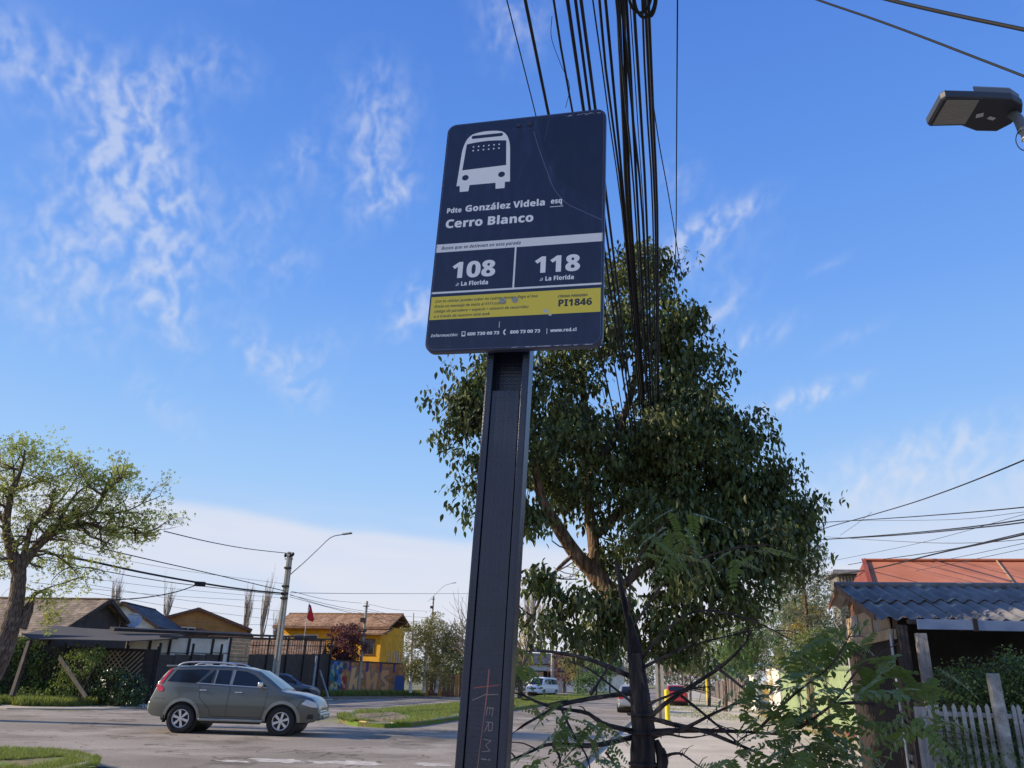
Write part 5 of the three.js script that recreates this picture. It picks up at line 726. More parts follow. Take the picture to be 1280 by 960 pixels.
{
  rnd = mulberry(241);
  const A = V(-33, 0, -27.6), B = V(-23.3, 0, -33.7), n = 9, t = thing('fence', 'dark fence overgrown with yellow green ivy at the far left', 'fence', A.toArray()), D = B.clone().sub(A), yaw = -atan2(D.z, D.x), len = D.length();
  for (let i = 0; i < n; i++) obj('panel', box(len / n - 0.04, 2.35, 0.06, (i + 0.5) * len / n, 1.2, 0).rotateY(yaw), M.sheetDark, t);
  for (let i = 0; i <= n; i++) obj('post', box(0.1, 2.5, 0.1, i * len / n, 1.25, 0.08).rotateY(yaw), M.ironDark, t);
  // diamond lattice
  const lat = []; for (let k = 0; k < 11; k++) for (const s of [1, -1]) { const a = 8.6 + k * 0.2, b = a + s * 0.9, cl = clamp(b, 8.4, 10.9); const f = (cl - a) / (b - a); lat.push(bar(V(a, 1.15, 0.13 + s * 0.012), V(cl, 1.15 + 1.1 * f, 0.13 + s * 0.012), 0.045, 0.02)); }
  obj('lattice', join(lat).rotateY(yaw), M.woodPale, t);
  obj('prop', [bar(at(15, 870, 37).sub(A), at(37, 802, 38).sub(A), 0.14)], M.woodDark, t);
  const iv = thing('ivy', 'sunlit ivy climbing over the fence under the brown roof', 'ivy', A.toArray());
  const w = D.clone().normalize(), nrm = V(-w.z, 0, w.x).multiplyScalar(-1).multiplyScalar(w.x > 0 ? -1 : 1), L = [];
  for (let i = 0; i < 190; i++) { const s = pow(rnd(), 0.9) * len * 0.8, y = R(0.1, 2.6), k = fbm(s * 0.5, y * 0.7, 3, 0, 77); if (k < 0.36) continue; const p = w.clone().multiplyScalar(s).addScaledVector(nrm, R(0.15, 0.4)); p.y = y; L.push([p, [0.35, 0.35, 0.2], 5]); }
  crown(iv, 'leaves', LEAF.round, M.leafIvy, L, { perBunch: 12, spread: 0.22, size: [1.0, 2.0], hang: 0.9, tint: 0.4 });
  const b = at(148, 876, 38.6).setY(0), bush = thing('bush', 'dark glossy green bush in front of the lattice', 'bush', b.toArray());
  obj('stems', [0, 1, 2, 3, 4].map((i) => limb([V(0, 0, 0), V(R(-0.4, 0.4), 0.6, R(-0.4, 0.4)), V(R(-1, 1), 1.3, R(-0.6, 0.6))], [0.04, 0.02], 5, 4)), M.twig, bush);
  const gl = phys('leafBush', { color: C(0.05, 0.085, 0.025), roughness: 0.35, side: THREE.DoubleSide });
  crown(bush, 'leaves', LEAF.round, gl, [[V(0, 0.7, 0), [1.15, 0.75, 0.8], 130], [V(0.7, 0.55, 0.2), [0.7, 0.6, 0.6], 60], [V(-0.3, 1.3, 0), [0.5, 0.4, 0.5], 24], [V(-0.9, 0.4, 0.3), [0.5, 0.45, 0.5], 40]], { perBunch: 12, spread: 0.14, size: [1, 1.9], hang: 0.8 });
  const b2 = at(98, 876, 38).setY(0), bu2 = thing('bush', 'light green ivy bush behind the leaning pale beam', 'bush', b2.toArray());
  obj('stems', [0, 1, 2].map(() => limb([V(0, 0, 0), V(R(-0.3, 0.3), 0.8, R(-0.3, 0.3)), V(R(-0.6, 0.6), 1.8, R(-0.4, 0.4))], [0.05, 0.02], 5, 4)), M.twig, bu2);
  crown(bu2, 'leaves', LEAF.round, M.leafIvy, [[V(-0.5, 1.7, 0), [0.7, 0.7, 0.4], 50], [V(-0.8, 0.9, 0), [0.5, 0.8, 0.4], 40], [V(0.3, 1.9, 0), [0.6, 0.45, 0.4], 26], [V(-1.8, 0.4, 0.4), [0.6, 0.4, 0.4], 30]], { perBunch: 12, spread: 0.2, size: [0.9, 1.7], hang: 0.9, tint: 0.45 });
  const e0 = at(74, 822, 37.2), e1 = at(107, 871, 37.2); tag(obj('leaning_beam', bar(e0, e1, 0.09, 0.12), M.woodPale), 'pale wooden beam leaning against the ivy fence', 'beam');
}
{
  rnd = mulberry(251);
  const A = V(-23.3, 0, -33.7), B = V(-25.1, 0, -57), D = B.clone().sub(A), len = D.length(), yaw = -atan2(D.z, D.x), t = thing('fence', 'long dark metal fence and gates behind the grey wagon', 'fence', A.toArray());
  const topAt = (s) => lerp(2.15, 2.95, s / len); let s = 0, i = 0;
  while (s < len - 0.5) { const w = min(1.5, len - s), h = topAt(s + w / 2); obj('panel', box(w - 0.03, h - 0.1, 0.04, s + w / 2, h / 2 + 0.05, 0.01 * (i % 2)).rotateY(yaw), i % 3 ? M.sheetDark : M.ironDark, t); if (i % 2 === 0) obj('post', box(0.09, h + (s > 9 ? 1.0 : 0.5), 0.09, s, (h + (s > 9 ? 1 : 0.5)) / 2, 0.07).rotateY(yaw), M.ironDark, t); s += w; i++; }
  obj('post', box(0.14, 3.95, 0.14, len, 1.97, 0.05).rotateY(yaw), M.ironDark, t);
  const bars = []; for (let k = 10; k < len; k += 0.42) obj('bar', box(0.035, topAt(k) * 0.32, 0.03, k, topAt(k) + topAt(k) * 0.15, 0).rotateY(yaw), M.ironDark, t);
  obj('top_rail', [bar(V(0, 2.95, 0.02), V(9, 3.3, 0.02), 0.1, 0.16), bar(V(9, 3.3, 0.02), V(len, 4.0, 0.02), 0.1, 0.16), bar(V(9, 2.95, 0.02), V(len, 3.5, 0.02), 0.05)].map((g) => g.rotateY(yaw)), M.ironDark, t);
  const c = thing('carport', 'white panelled carport wall under a flat roof behind the dark fence', 'carport', at(230, 835, 45).setY(0).toArray()), o = c.position.clone(), q = (px, py, d) => at(px, py, d).sub(o);
  const cuts = [154, 183, 208, 232, 262, 284, 311], dd = (x) => lerp(43.5, 47.5, (x - 154) / 157);
  for (let k = 0; k < 6; k++) {
    const a = q(cuts[k], 826, dd(cuts[k])), b = q(cuts[k + 1], 826, dd(cuts[k + 1])), L = hypot(b.x - a.x, b.z - a.z), ry = -atan2(b.z - a.z, b.x - a.x), y1 = q(cuts[k], 796, dd(cuts[k])).y, m = a.clone().lerp(b, 0.5);
    if (k < 5) obj('panel', box(L - 0.1, y1 - 0.6, 0.04, 0, (y1 + 0.6) / 2, 0).rotateY(ry).translate(m.x, 0, m.z), M.sheetWhite, c);
    else for (let j = 0; j < 7; j++) obj('slat', rbox(L - 0.1, 0.17, 0.03, 0, y1 - 0.12 - j * 0.2, 0.01 * (j % 2), 0.006).rotateY(ry).translate(m.x, 0, m.z), M.woodPale, c);
    obj('post', box(0.1, y1, 0.1, 0, y1 / 2, 0.05).rotateY(ry).translate(a.x, 0, a.z), M.ironDark, c);
    if (k < 5) obj('rail', [0.35, 0.7].map((f) => box(L - 0.1, 0.03, 0.03, 0, 0.6 + (y1 - 0.6) * f, 0.04).rotateY(ry).translate(m.x, 0, m.z)), M.sheetDark, c);
  }
  obj('roof', [bar(q(140, 786, 42), q(232, 790, 45), 0.3, 0.14), bar(q(232, 790, 45), q(315, 794, 48), 0.3, 0.14), bar(q(315, 794, 48), q(395, 797, 58), 0.2, 0.1)], M.sheetDark, c);
  const di = at(167, 776, 48), ds = thing('satellite_dish', 'grey satellite dish above the carport roof', 'satellite dish', [di.x, 3.6, di.z]), dp = []; for (let k = 0; k <= 8; k++) dp.push(new THREE.Vector2(0.42 * k / 8, 0.1 * (k / 8) * (k / 8)));
  obj('dish', new THREE.LatheGeometry(dp, 24).rotateX(PI / 2 - 0.4).rotateY(0.5).translate(0, di.y - 3.6, 0), M.galva, ds); obj('arm', [bar(V(0, di.y - 3.9, 0.05), V(0.2, di.y - 3.7, 0.5), 0.03), rbox(0.1, 0.1, 0.12, 0.2, di.y - 3.66, 0.5, 0.03)], M.galva, ds); obj('mast', cyl(0.03, 0.03, di.y - 3.5, 0, -0.1, -0.05, 8), M.galva, ds);
  for (const [a, b, l] of [[[396, 820, 57], [390, 868, 54], 'short grey plank leaning on the dark fence end'], [[400, 838, 56], [411, 873, 53], 'thin pale stick leaning away from the blue end of the graffiti wall']]) tag(obj('leaning_plank', bar(at(...a), at(...b), 0.13, 0.06), M.woodGrey), l, 'plank');
}
// a house with its ridge along its own x; front towards +z
function gableHouse(name, label, [x, z], turn, w, d, eave, ridge, wallM, roofM, over = 0.4) {
  const t = thing(name, label, 'house', [x, 0, z], turn), k = (ridge - eave) / (d / 2), e = eave - k * over;
  obj('wall', [gable(w / 2 - 0.08, -d / 2, d / 2, eave, eave, 0, ridge - 0.03), gable(-w / 2 + 0.08, -d / 2, d / 2, eave, eave, 0, ridge - 0.03), box(w - 0.3, eave, 0.16, 0, eave / 2, d / 2 - 0.09), box(w - 0.3, eave, 0.16, 0, eave / 2, -d / 2 + 0.09)], wallM, t);
  const r = obj('roof', [roofSlope(-w / 2 - over, w / 2 + over, 0, ridge + 0.05, d / 2 + over, e + 0.05, 0.12), roofSlope(-w / 2 - over, w / 2 + over, 0, ridge + 0.05, -d / 2 - over, e + 0.05, 0.12)], roofM, t);
  obj('ridge_cap', rbox(w + 2 * over, 0.08, 0.3, 0, ridge + 0.12, 0, 0.03), roofM, r);
  for (const s of [1, -1]) obj('barge_board', [bar(V(s * (w / 2 + over), ridge + 0.05, 0), V(s * (w / 2 + over), e + 0.03, d / 2 + over), 0.06, 0.22), bar(V(s * (w / 2 + over), ridge + 0.05, 0), V(s * (w / 2 + over), e + 0.03, -d / 2 - over), 0.06, 0.22)], M.woodBrown, t);
  return t;
}
{
  rnd = mulberry(261);
  let p = at(166, 800, 70), h = gableHouse('house', 'white house with dark grey roof behind the satellite dish', [p.x, p.z], -74 * D2R, 6, 5, 4.6, 6.05, M.wallWhite, M.shingleGrey); windowAt(h, 3.05, 3.4, 0.8, 0.9, 0.9, PI / 2);
  p = at(245, 800, 78); h = gableHouse('house', 'brown gabled house with orange boarded end behind the carport', [p.x, p.z], -60 * D2R, 8, 8.4, 5.0, 6.4, M.wallOchre, M.shingleTan); windowAt(h, 4.05, 4.4, 0.6, 1.0, 0.9, PI / 2);
  p = at(250, 800, 70); gableHouse('outbuilding', 'low brown roof in front of the brown gabled house', [p.x, p.z], -60 * D2R, 4, 4.4, 3.6, 4.5, M.woodBrown, M.shingleTan);
  p = at(335, 800, 66); gableHouse('outbuilding', 'low house with rust brown roof seen through the bars of the dark fence', [p.x, p.z], 20 * D2R, 8, 5, 2.6, 3.9, M.wallGrey, M.shingleTan);
}
{ // the yellow house
  rnd = mulberry(271);
  const c = at(428, 800, 78), t = thing('house', 'bright yellow two storey house with brown shingle roof', 'house', [c.x, 0, c.z], -7 * D2R);
  const w = 11.6, d = 4.2, e = 5.7, r = 6.9;
  obj('wall', [box(w - 0.6, e, 0.2, 0, e / 2, d / 2 - 0.4), box(0.2, e, d - 0.8, w / 2 - 0.4, e / 2, 0), box(0.2, e, d - 0.8, -w / 2 + 0.4, e / 2, 0), box(w - 0.6, e, 0.2, 0, e / 2, -d / 2 + 0.4)], M.wallYellow, t);
  const rf = obj('roof', [roofSlope(-w / 2 - 0.3, w / 2 + 0.3, 0, r, d / 2 + 0.4, e - 0.1, 0.14), roofSlope(-w / 2 - 0.3, w / 2 + 0.3, 0, r, -d / 2 - 0.4, e - 0.1, 0.14), box(w + 0.6, 0.09, 0.3, 0, r + 0.08, 0)], M.shingleTan, t);
  obj('eave_board', box(w + 0.6, 0.2, 0.05, 0, e - 0.16, d / 2 + 0.43), M.woodBrown, t);
  obj('wing', [box(3.6, 5.0, 1.6, 3.9, 2.5, d / 2 + 0.3)], M.wallYellow, t); obj('wing_roof', [box(4.4, 0.14, 2.2, 3.9, 5.25, d / 2 + 0.6, 0, 0, 0.28)], M.shingleTan, t);
  windowAt(t, 4.5, 3.9, d / 2 + 1.12, 1.1, 1.2, 0, M.woodBrown); windowAt(t, -2.8, 4.2, d / 2 - 0.28, 2.4, 1.3, 0, M.wallWhite); windowAt(t, -5.1, 4.2, d / 2 - 0.28, 0.6, 1.2, 0, M.wallWhite);
  obj('balcony_rail', [...Array(9)].map((_, i) => box(0.06, 1, 0.06, 5.5 + i * 0.01, 3.2, d / 2 - i * 0.5)), M.wallWhite, t);
  const g0 = at(404, 862, 63), g1 = at(503, 862, 71);
  const D = g1.clone().sub(g0).setY(0), L = D.length(), gw = thing('graffiti_wall', 'low wall painted with blue and orange brown graffiti below the yellow house', 'wall', [g0.x, 0, g0.z]), yaw = -atan2(D.z, D.x);
  const G = canvasTex(1024, 256, (x, W, H) => {
    rnd = mulberry(281); x.fillStyle = '#bd8a58'; x.fillRect(0, 0, W, H);
    for (let i = 0; i < 500; i++) { x.fillStyle = `rgba(${R(90, 190) | 0},${R(60, 130) | 0},${R(40, 90) | 0},.25)`; x.fillRect(rnd() * W, rnd() * H, R(10, 60), R(6, 40)); }
    x.fillStyle = '#5079b4'; x.fillRect(0, 0, 190, H); x.fillStyle = '#2f6f74'; x.fillRect(30, 60, 90, 120); x.fillStyle = '#a23a38'; x.fillRect(190, 110, 60, 146); x.fillStyle = '#3c5a94'; x.fillRect(890, 90, 134, 166);
    for (let i = 0; i < 60; i++) { x.fillStyle = ['#c9b99a', '#25324f', '#4f86a6', '#963b3b', '#d6c25c', '#20303a'][floor(rnd() * 6)]; x.globalAlpha = 0.6; x.beginPath(); x.ellipse(rnd() * 240, rnd() * H, R(6, 26), R(8, 40), rnd() * 3, 0, 7); x.fill(); } x.globalAlpha = 1;
    x.lineJoin = 'round'; const blk = (pts, f) => { x.beginPath(); pts.forEach(([a, b], i) => (i ? x.lineTo(a, b) : x.moveTo(a, b))); x.closePath(); x.fillStyle = f; x.fill(); x.lineWidth = 12; x.strokeStyle = '#3a2f38'; x.stroke(); x.lineWidth = 4; x.strokeStyle = '#c8b8a8'; x.stroke(); };
    blk([[300, 40], [370, 30], [350, 120], [430, 60], [470, 110], [390, 150], [450, 220], [380, 230], [340, 170], [330, 230], [270, 220]], '#dcae78'); blk([[480, 60], [540, 40], [560, 130], [610, 60], [660, 80], [640, 230], [590, 230], [590, 150], [540, 220], [500, 200]], '#d09a68'); blk([[690, 50], [800, 40], [810, 90], [740, 110], [820, 150], [810, 230], [700, 220], [700, 180], [750, 170], [680, 120]], '#d8a070');
    x.fillStyle = '#5a4a78'; for (const k of [260, 480, 660, 850]) x.fillRect(k, 0, 34, 70);
  });
  const gm = new THREE.MeshStandardMaterial({ map: G, roughness: 0.85, bumpMap: noiseB, bumpScale: 0.004 }), gg = new THREE.BoxGeometry(L, 2.5, 0.18); gg.translate(L / 2, 1.25, 0).rotateY(yaw); obj('wall', gg, gm, gw, false);
  obj('coping', box(L + 0.1, 0.1, 0.28, L / 2, 2.55, 0).rotateY(yaw), M.wallDark, gw); for (let k = 0; k <= 4; k++) obj('pillar', box(0.22, 2.62, 0.26, L * k / 4, 1.31, -0.05).rotateY(yaw), M.wallDark, gw);
  const mb = at(431, 822, 66).setY(0), m = thing('bush', 'round maroon leaved bush in front of the yellow house', 'bush', mb.toArray()), mh = at(431, 805, 66).y;
  obj('trunk', limb([V(0, 0, 0), V(0, mh * 0.5, 0), V(0, mh, 0)], [0.12, 0.08, 0.04], 6, 5), M.barkGrey, m); crown(m, 'leaves', LEAF.spray, M.leafMaroon, [[V(0, mh, 0), [1.7, 1.7, 1.5], 150], [V(-0.4, mh - 1.2, 0), [1.3, 1.2, 1.2], 80]], { perBunch: 10, spread: 0.25, size: [1.6, 2.8] });
  const fo = at(380, 795, 60), f = thing('flag', 'red flag with white and blue hanging limp on a thin pole', 'flag', [fo.x, 3, fo.z]), fp = at(386.5, 753, 60).sub(V(fo.x, 3, fo.z));
  obj('pole', bar(V(0, 0, 0), fp, 0.05, 0.05, 6), M.galva, f);
  const cloth = (y0, y1, wd, z) => plate([[0, y1], [wd * 0.3, y1 - 0.05], [wd, y0 + 0.18], [wd * 0.8, y0], [wd * 0.2, y0 + 0.1], [-0.05, y0 + 0.3]], 0.05).rotateY(0.5).translate(fp.x, fp.y, fp.z + z);
  obj('cloth_red', cloth(-1.35, -0.15, 0.5, 0), new THREE.MeshStandardMaterial({ color: C(0.55, 0.02, 0.03), roughness: 0.9 }), f); obj('cloth_white', plate([[-0.04, -0.45], [0.02, -0.1], [0.1, -0.4], [0.05, -0.75]], 0.07).rotateY(0.5).translate(fp.x, fp.y, fp.z + 0.03), M.wallWhite, f); obj('cloth_blue', plate([[-0.02, -0.3], [0.0, -0.06], [0.12, -0.24], [0.1, -0.36]], 0.09).rotateY(0.5).translate(fp.x, fp.y, fp.z + 0.02), new THREE.MeshStandardMaterial({ color: C(0.02, 0.05, 0.25), roughness: 0.9 }), f);
}

// ---------------------------------------------------------------- middle distance
{
  rnd = mulberry(301);
  const b = at(535, 866, 68), rel = (px, py, d) => { const q = at(px, py, d); return [q.x - b.x, q.y, q.z - b.z]; };
  simpleTree('tree', 'tall olive yellow shrub tree with two white painted trunks left of the post', [b.x, b.z], [[rel(513, 866, 67), rel(514, 820, 67), rel(517, 766, 67)], [rel(530, 866, 67), rel(532, 820, 67), rel(540, 780, 67)], [rel(545, 866, 67), rel(552, 820, 67), rel(566, 780, 67)]], [[...rel(520, 800, 67), 1.3, 110], [...rel(545, 800, 67), 1.7, 160], [...rel(560, 815, 67), 1.6, 130], [...rel(518, 835, 67), 1.0, 70], [...rel(540, 780, 67), 1.0, 50], [...rel(570, 795, 67), 1.2, 60], [...rel(548, 845, 67), 1.2, 80]], M.leafOlive, { radii: [0.14, 0.12, 0.05], bark: M.wallWhite, crown: { spread: 0.4, size: [1.2, 2.2] } });
  const b2 = at(566, 840, 76); simpleTree('tree', 'dark green bushy tree beside the wooden gate left of the post', [b2.x, b2.z], [[[0, 0, 0], [0, 1.5, 0], [0.1, 3, 0]]], [[0, 2.6, 0, 1.7, 80], [1.4, 3.4, 0, 1.4, 50], [2.6, 2.4, 0, 1.4, 50]], M.leafFresh);
  const g = at(562, 862, 72), gt = thing('wooden_gate', 'brown board gate between pillars left of the post', 'gate', [g.x, 0, g.z], 0.4); for (let i = 0; i < 9; i++) obj('board', box(0.34, 1.75 + 0.05 * (i % 3), 0.05, -1.6 + i * 0.37, 0.95, 0.01 * (i % 2)), i % 4 === 2 ? M.woodTan : M.woodBrown, gt); obj('pillar', [box(0.4, 2.1, 0.4, -2.05, 1.05, 0)], M.wallOchre, gt); obj('pillar', [box(0.4, 2.1, 0.4, 1.9, 1.05, 0)], M.wallOchre, gt);
  const bt = (px, py, d) => { const p = at(px, py, d); return [p.x, p.z]; };
  bareTree('bare_tree', 'bare pinkish twigged tree showing just left of the post', bt(590, 860, 62), 8.6, 0.7, { limbs: 6, split: 3 });
  bareTree('bare_tree', 'bare tree with dense fine twigs just right of the post', bt(650, 860, 66), 10.5, 0.75, { limbs: 7, split: 3.2 });
  for (const [px, d, h, l] of [[125, 120, 12, 'bare poplar above the ridge of the brown roof'], [196, 130, 12.5, 'bare poplar above the white house'], [298, 140, 14, 'bare poplar left in the pair beside the leaning pole'], [320, 135, 14.5, 'bare poplar nearest the leaning pole'], [338, 150, 12, 'small bare poplar touching the leaning pole'], [663, 190, 23, 'tall bare poplar above the white van'], [676, 205, 21, 'second tall bare poplar right of the van']]) bareTree('poplar', l, bt(px, 850, d), h, 0.16, { limbs: 9, split: 3, up: 0.5, fork: 0.5, kink: 0.2, m: M.paleTwig });
  const far = [[650, 105, 'leafGold', 'yellow leaved tree by the far houses right of the post', [[0, 6, 0, 2.0, 60, 1.5], [-1, 3.5, 0, 2, 50]]], [704, 118, 'leafMaroon', 'small reddish tree behind the pale pole', [[0, 3.6, 0, 2.4, 80], [1.6, 2.6, 0, 1.6, 40]]], [722, 112, 'leafOlive', 'pale green tree right of the reddish tree', [[0, 4, 0, 2.6, 80], [1, 6, 0, 1.8, 40]]], [745, 100, 'leafFresh', 'dark green tree by the far end of the median', [[0, 3, 0, 2.3, 80], [1.5, 4.4, 0, 1.8, 50], [-1.5, 1.2, 0, 1.4, 30]]], [762, 130, 'leafOlive', 'tall yellowish tree left of the thorny trunk', [[0, 6, 0, 3, 90], [0.6, 9, 0, 2, 40]]], [632, 96, 'leafFresh', 'dark green tree hidden partly by the post near the van', [[0, 3.2, 0, 2.4, 90], [1.9, 1.6, 0, 1.6, 50]]], [612, 88, 'leafMaroon', 'reddish tree just left of the post foot', [[0, 4.6, 0, 2.2, 60], [-1.4, 3.4, 0, 1.5, 40]]], [776, 160, 'leafGrey', 'grey green tree at the far end of the street', [[0, 6, 0, 4, 110]]]];
  for (const [px, d, m, l, lobes] of far) simpleTree('tree', l, bt(px, 856, d), [[[0, 0, 0], [0.1, lobes[0][1] * 0.6, 0], [0, lobes[0][1], 0]]], lobes, M[m], { crown: { size: [2.2, 3.8], spread: 0.5 } });
  let p = at(668, 840, 128), h = gableHouse('house', 'pale house behind the white van', [p.x, p.z], 0.3, 9, 7, 4.0, 5.4, M.wallWhite, M.shingleGrey); windowAt(h, -2, 2.4, 3.5, 1.4, 1.2); windowAt(h, 1.6, 2.4, 3.5, 1.4, 1.2); obj('porch', [box(8, 0.14, 2, 0, 2.9, 4.6), box(0.14, 2.9, 0.14, -3.9, 1.45, 5.5), box(0.14, 2.9, 0.14, 3.9, 1.45, 5.5)], M.sheetDark, h);
  p = at(735, 845, 150); gableHouse('house', 'far cream house beyond the trees of the avenue', [p.x, p.z], 0.2, 12, 8, 3.2, 5, M.wallWhite, M.shingleGrey);
  const fw = []; const wg = thing('distant_wood', 'hazy row of bare and olive trees closing the far end of the avenue', 'trees', [0, 0, -320]); for (let i = 0; i < 60; i++) fw.push([V(-110 + i * 4 + R(-2, 2), R(3, 7), R(-25, 25)), [5, R(4, 8), 5], 34]);
  crown(wg, 'foliage', LEAF.spray, M.leafGrey, fw, { perBunch: 8, spread: 1.2, size: [7, 12] }); wg.children[0].userData.kind = 'stuff';
  const hw = []; for (let i = 0; i < 60; i++) hw.push([V(-260 + i * 4 + R(-2, 2), R(1.5, 4), R(-20, 20)), [5, R(2.5, 5), 5], 22]); const w2 = thing('distant_wood', 'low line of trees far behind the left-hand houses', 'trees', [0, 0, -230]); crown(w2, 'foliage', LEAF.spray, M.leafOlive, hw, { perBunch: 8, spread: 1.0, size: [6, 9] });
  // avenue trees on the far right
  for (const [px, d, m, l, lobes] of [[862, 85, 'leafOlive', 'olive street tree above the red car', [[0, 5, 0, 2.6, 90], [1.8, 4, 0, 1.8, 60]]], [885, 66, 'leafFresh', 'green street tree over the tall yellow post', [[0, 4.6, 0, 2.2, 90], [-1.4, 3.8, 0, 1.4, 50]]], [905, 54, 'leafIvy', 'light green tree over the dark far fence', [[0, 4.4, 0, 1.7, 80], [1.2, 3.6, 0, 1.2, 50]]], [852, 110, 'leafMaroon', 'pink brown tree behind the red car', [[0, 4, 0, 2.8, 90]]]]) simpleTree('tree', l, bt(px, 858, d), [[[0, 0, 0], [0.1, 2, 0], [0, lobes[0][1], 0]]], lobes, M[m], { crown: { size: [1.6, 2.8], spread: 0.4 } });
}

// ---------------------------------------------------------------- right: fences along the sidewalk
{
  rnd = mulberry(331);
  const rib = (w, h) => { const pts = [], n = 4; for (let i = 0; i < n; i++) { const x = i * w / n; pts.push([x, 0], [x + w / n * 0.12, 0], [x + w / n * 0.22, 0.055], [x + w / n * 0.92, 0.055]); } pts.push([w, 0]); const s = pts.concat(pts.slice().reverse().map(([a, b]) => [a, b + 0.006])); return new THREE.ExtrudeGeometry(new THREE.Shape(s.map(([a, b]) => new THREE.Vector2(a, b))), { depth: h, bevelEnabled: false }).rotateX(-PI / 2).rotateY(PI / 2); };
  const t = thing('fence', 'sunlit pale green corrugated metal fence on a low brick base', 'fence', [5.6, 0, -46]);
  const pg = boxUV(rib(0.98, 2.0)); for (let i = 0; i < 22; i++) { const p = new THREE.Mesh(pg, M.sheetGreen); p.name = 'panel'; p.castShadow = p.receiveShadow = true; p.position.set(0.01 * (i % 2), 0.3 + 0.02 * (rnd() - 0.5), 1 + i); t.add(p); }
  obj('base', box(0.2, 0.3, 22, 0.02, 0.15, 11), M.woodBrown, t); obj('top_rail', box(0.05, 0.05, 22, 0.06, 2.1, 11), M.sheetGreen, t);
  const bricks = boxUV(rbox(0.06, 0.11, 0.3, 0, 0, 0, 0.01)); for (let k = 0; k < 70; k++) { const m = new THREE.Mesh(bricks, k % 3 ? M.woodBrown : M.roofRed); m.name = 'brick'; m.castShadow = m.receiveShadow = true; m.position.set(-0.09 - 0.006 * rnd(), 0.08 + (k % 2) * 0.125, 22 - floor(k / 2) * 0.32 - (k % 2) * 0.16); t.add(m); }
  const w = thing('wall', 'bright white rendered wall section beyond the green fence', 'wall', [5.6, 0, -52]); obj('wall', box(0.2, 2.5, 5.6, 0, 1.25, 2.9), M.wallWhite, w); obj('coping', box(0.3, 0.08, 5.7, 0, 2.54, 2.9), M.wallWhite, w);
  const w2 = thing('wall', 'narrow white gate pillar wall further along, near the dark board fence', 'wall', [5.4, 0, -62]); obj('wall', box(0.2, 2.3, 3.4, 0, 1.15, 1.7), M.wallWhite, w2); obj('coping', box(0.3, 0.08, 3.5, 0, 2.34, 1.7), M.wallWhite, w2);
  const dk = thing('fence', 'dark grey board fence far along the right sidewalk', 'fence', [5.6, 0, -63]); for (let i = 0; i < 90; i++) obj('board', box(0.05, 2.1 + 0.3 * rnd(), 0.62, 0.02 * rnd(), 1.1, -0.4 - i * 0.66), i % 5 === 2 ? M.woodBrown : i % 3 ? M.woodDark : M.woodGrey, dk); obj('rail', box(0.06, 0.1, 60, 0.08, 1.7, -30), M.woodDark, dk);
  const kn = at(873, 870, 78); tag(obj('leaning_plank', bar(V(kn.x, 0.08, kn.z), V(kn.x + 0.5, 1.7, kn.z - 0.2), 0.1), M.woodPale), 'pale stake leaning beside the tall yellow post', 'plank');
  // plants over the fences
  const cf = at(965, 856, 50), cone = thing('conifer', 'small golden conifer rising behind the green fence', 'tree', [cf.x + 0.6, 0, cf.z]), ch = at(965, 803, 50).y;
  obj('trunk', cyl(0.07, 0.02, ch, 0, 0, 0, 6), M.barkGrey, cone); crown(cone, 'foliage', LEAF.spray, M.leafGold, [...Array(12)].map((_, i) => [V(0, lerp(1.2, ch, i / 11), 0), [lerp(1.3, 0.1, i / 11), 0.3, lerp(1.3, 0.1, i / 11)], floor(lerp(40, 4, i / 11))]), { perBunch: 10, spread: 0.14, size: [0.9, 1.6], hang: -0.6 });
  const over = (px, d, m, l, lobes, o) => { const b = at(px, 856, d); return simpleTree('tree', l, [b.x, b.z], [[[0, 0, 0], [0.05, lobes[0][1] * 0.5, 0], [0, lobes[0][1], 0]]], lobes, M[m], { crown: { size: [1.1, 2.0], spread: 0.28, ...o } }); };
  over(938, 64, 'leafMaroon', 'purple brown tree behind the white wall', [[0, 4.4, 0, 1.7, 80], [1.0, 3.6, 0, 1.2, 50]]);
  over(925, 76, 'leafIvy', 'light green hedge tree over the white wall', [[-0.4, 4.2, 0, 1.6, 90], [0.8, 4.6, 0, 1.4, 70], [-1.2, 3.2, 0, 1.1, 50]]);
  over(1000, 40, 'leafFresh', 'shaded green tree behind the green fence', [[0, 4.0, 0, 1.8, 140], [-1.5, 3.6, 0, 1.4, 90], [1.2, 3.3, 0, 1.4, 90], [0.3, 5.4, 0, 1.4, 80], [-2.6, 3.0, 0, 1.0, 50]]);
  over(1016, 36, 'leafGrey', 'grey green tree beyond the big tree, left of the orange roof', [[0, 7.6, 0, 1.1, 90], [-0.2, 6.3, 0, 1.4, 130], [0.2, 4.9, 0, 1.6, 140], [-0.9, 3.7, 0, 1.5, 110], [-0.5, 8.4, 0, 0.7, 36], [0.9, 4.2, 0, 1.2, 70]], { size: [0.8, 1.4] });
  over(1010, 37, 'leafGold', 'yellow leaved shrub beside the corrugated roof shed', [[0.2, 4.7, 0.6, 0.7, 30], [-0.2, 3.9, 0.6, 0.7, 30]], { size: [0.8, 1.3] });
  over(1034, 33, 'leafIvy', 'yellow green bush against the side of the corrugated roof shed', [[-0.1, 3.0, 0, 0.9, 60], [-0.9, 2.6, 0, 0.8, 40]], { size: [0.8, 1.3] });
}
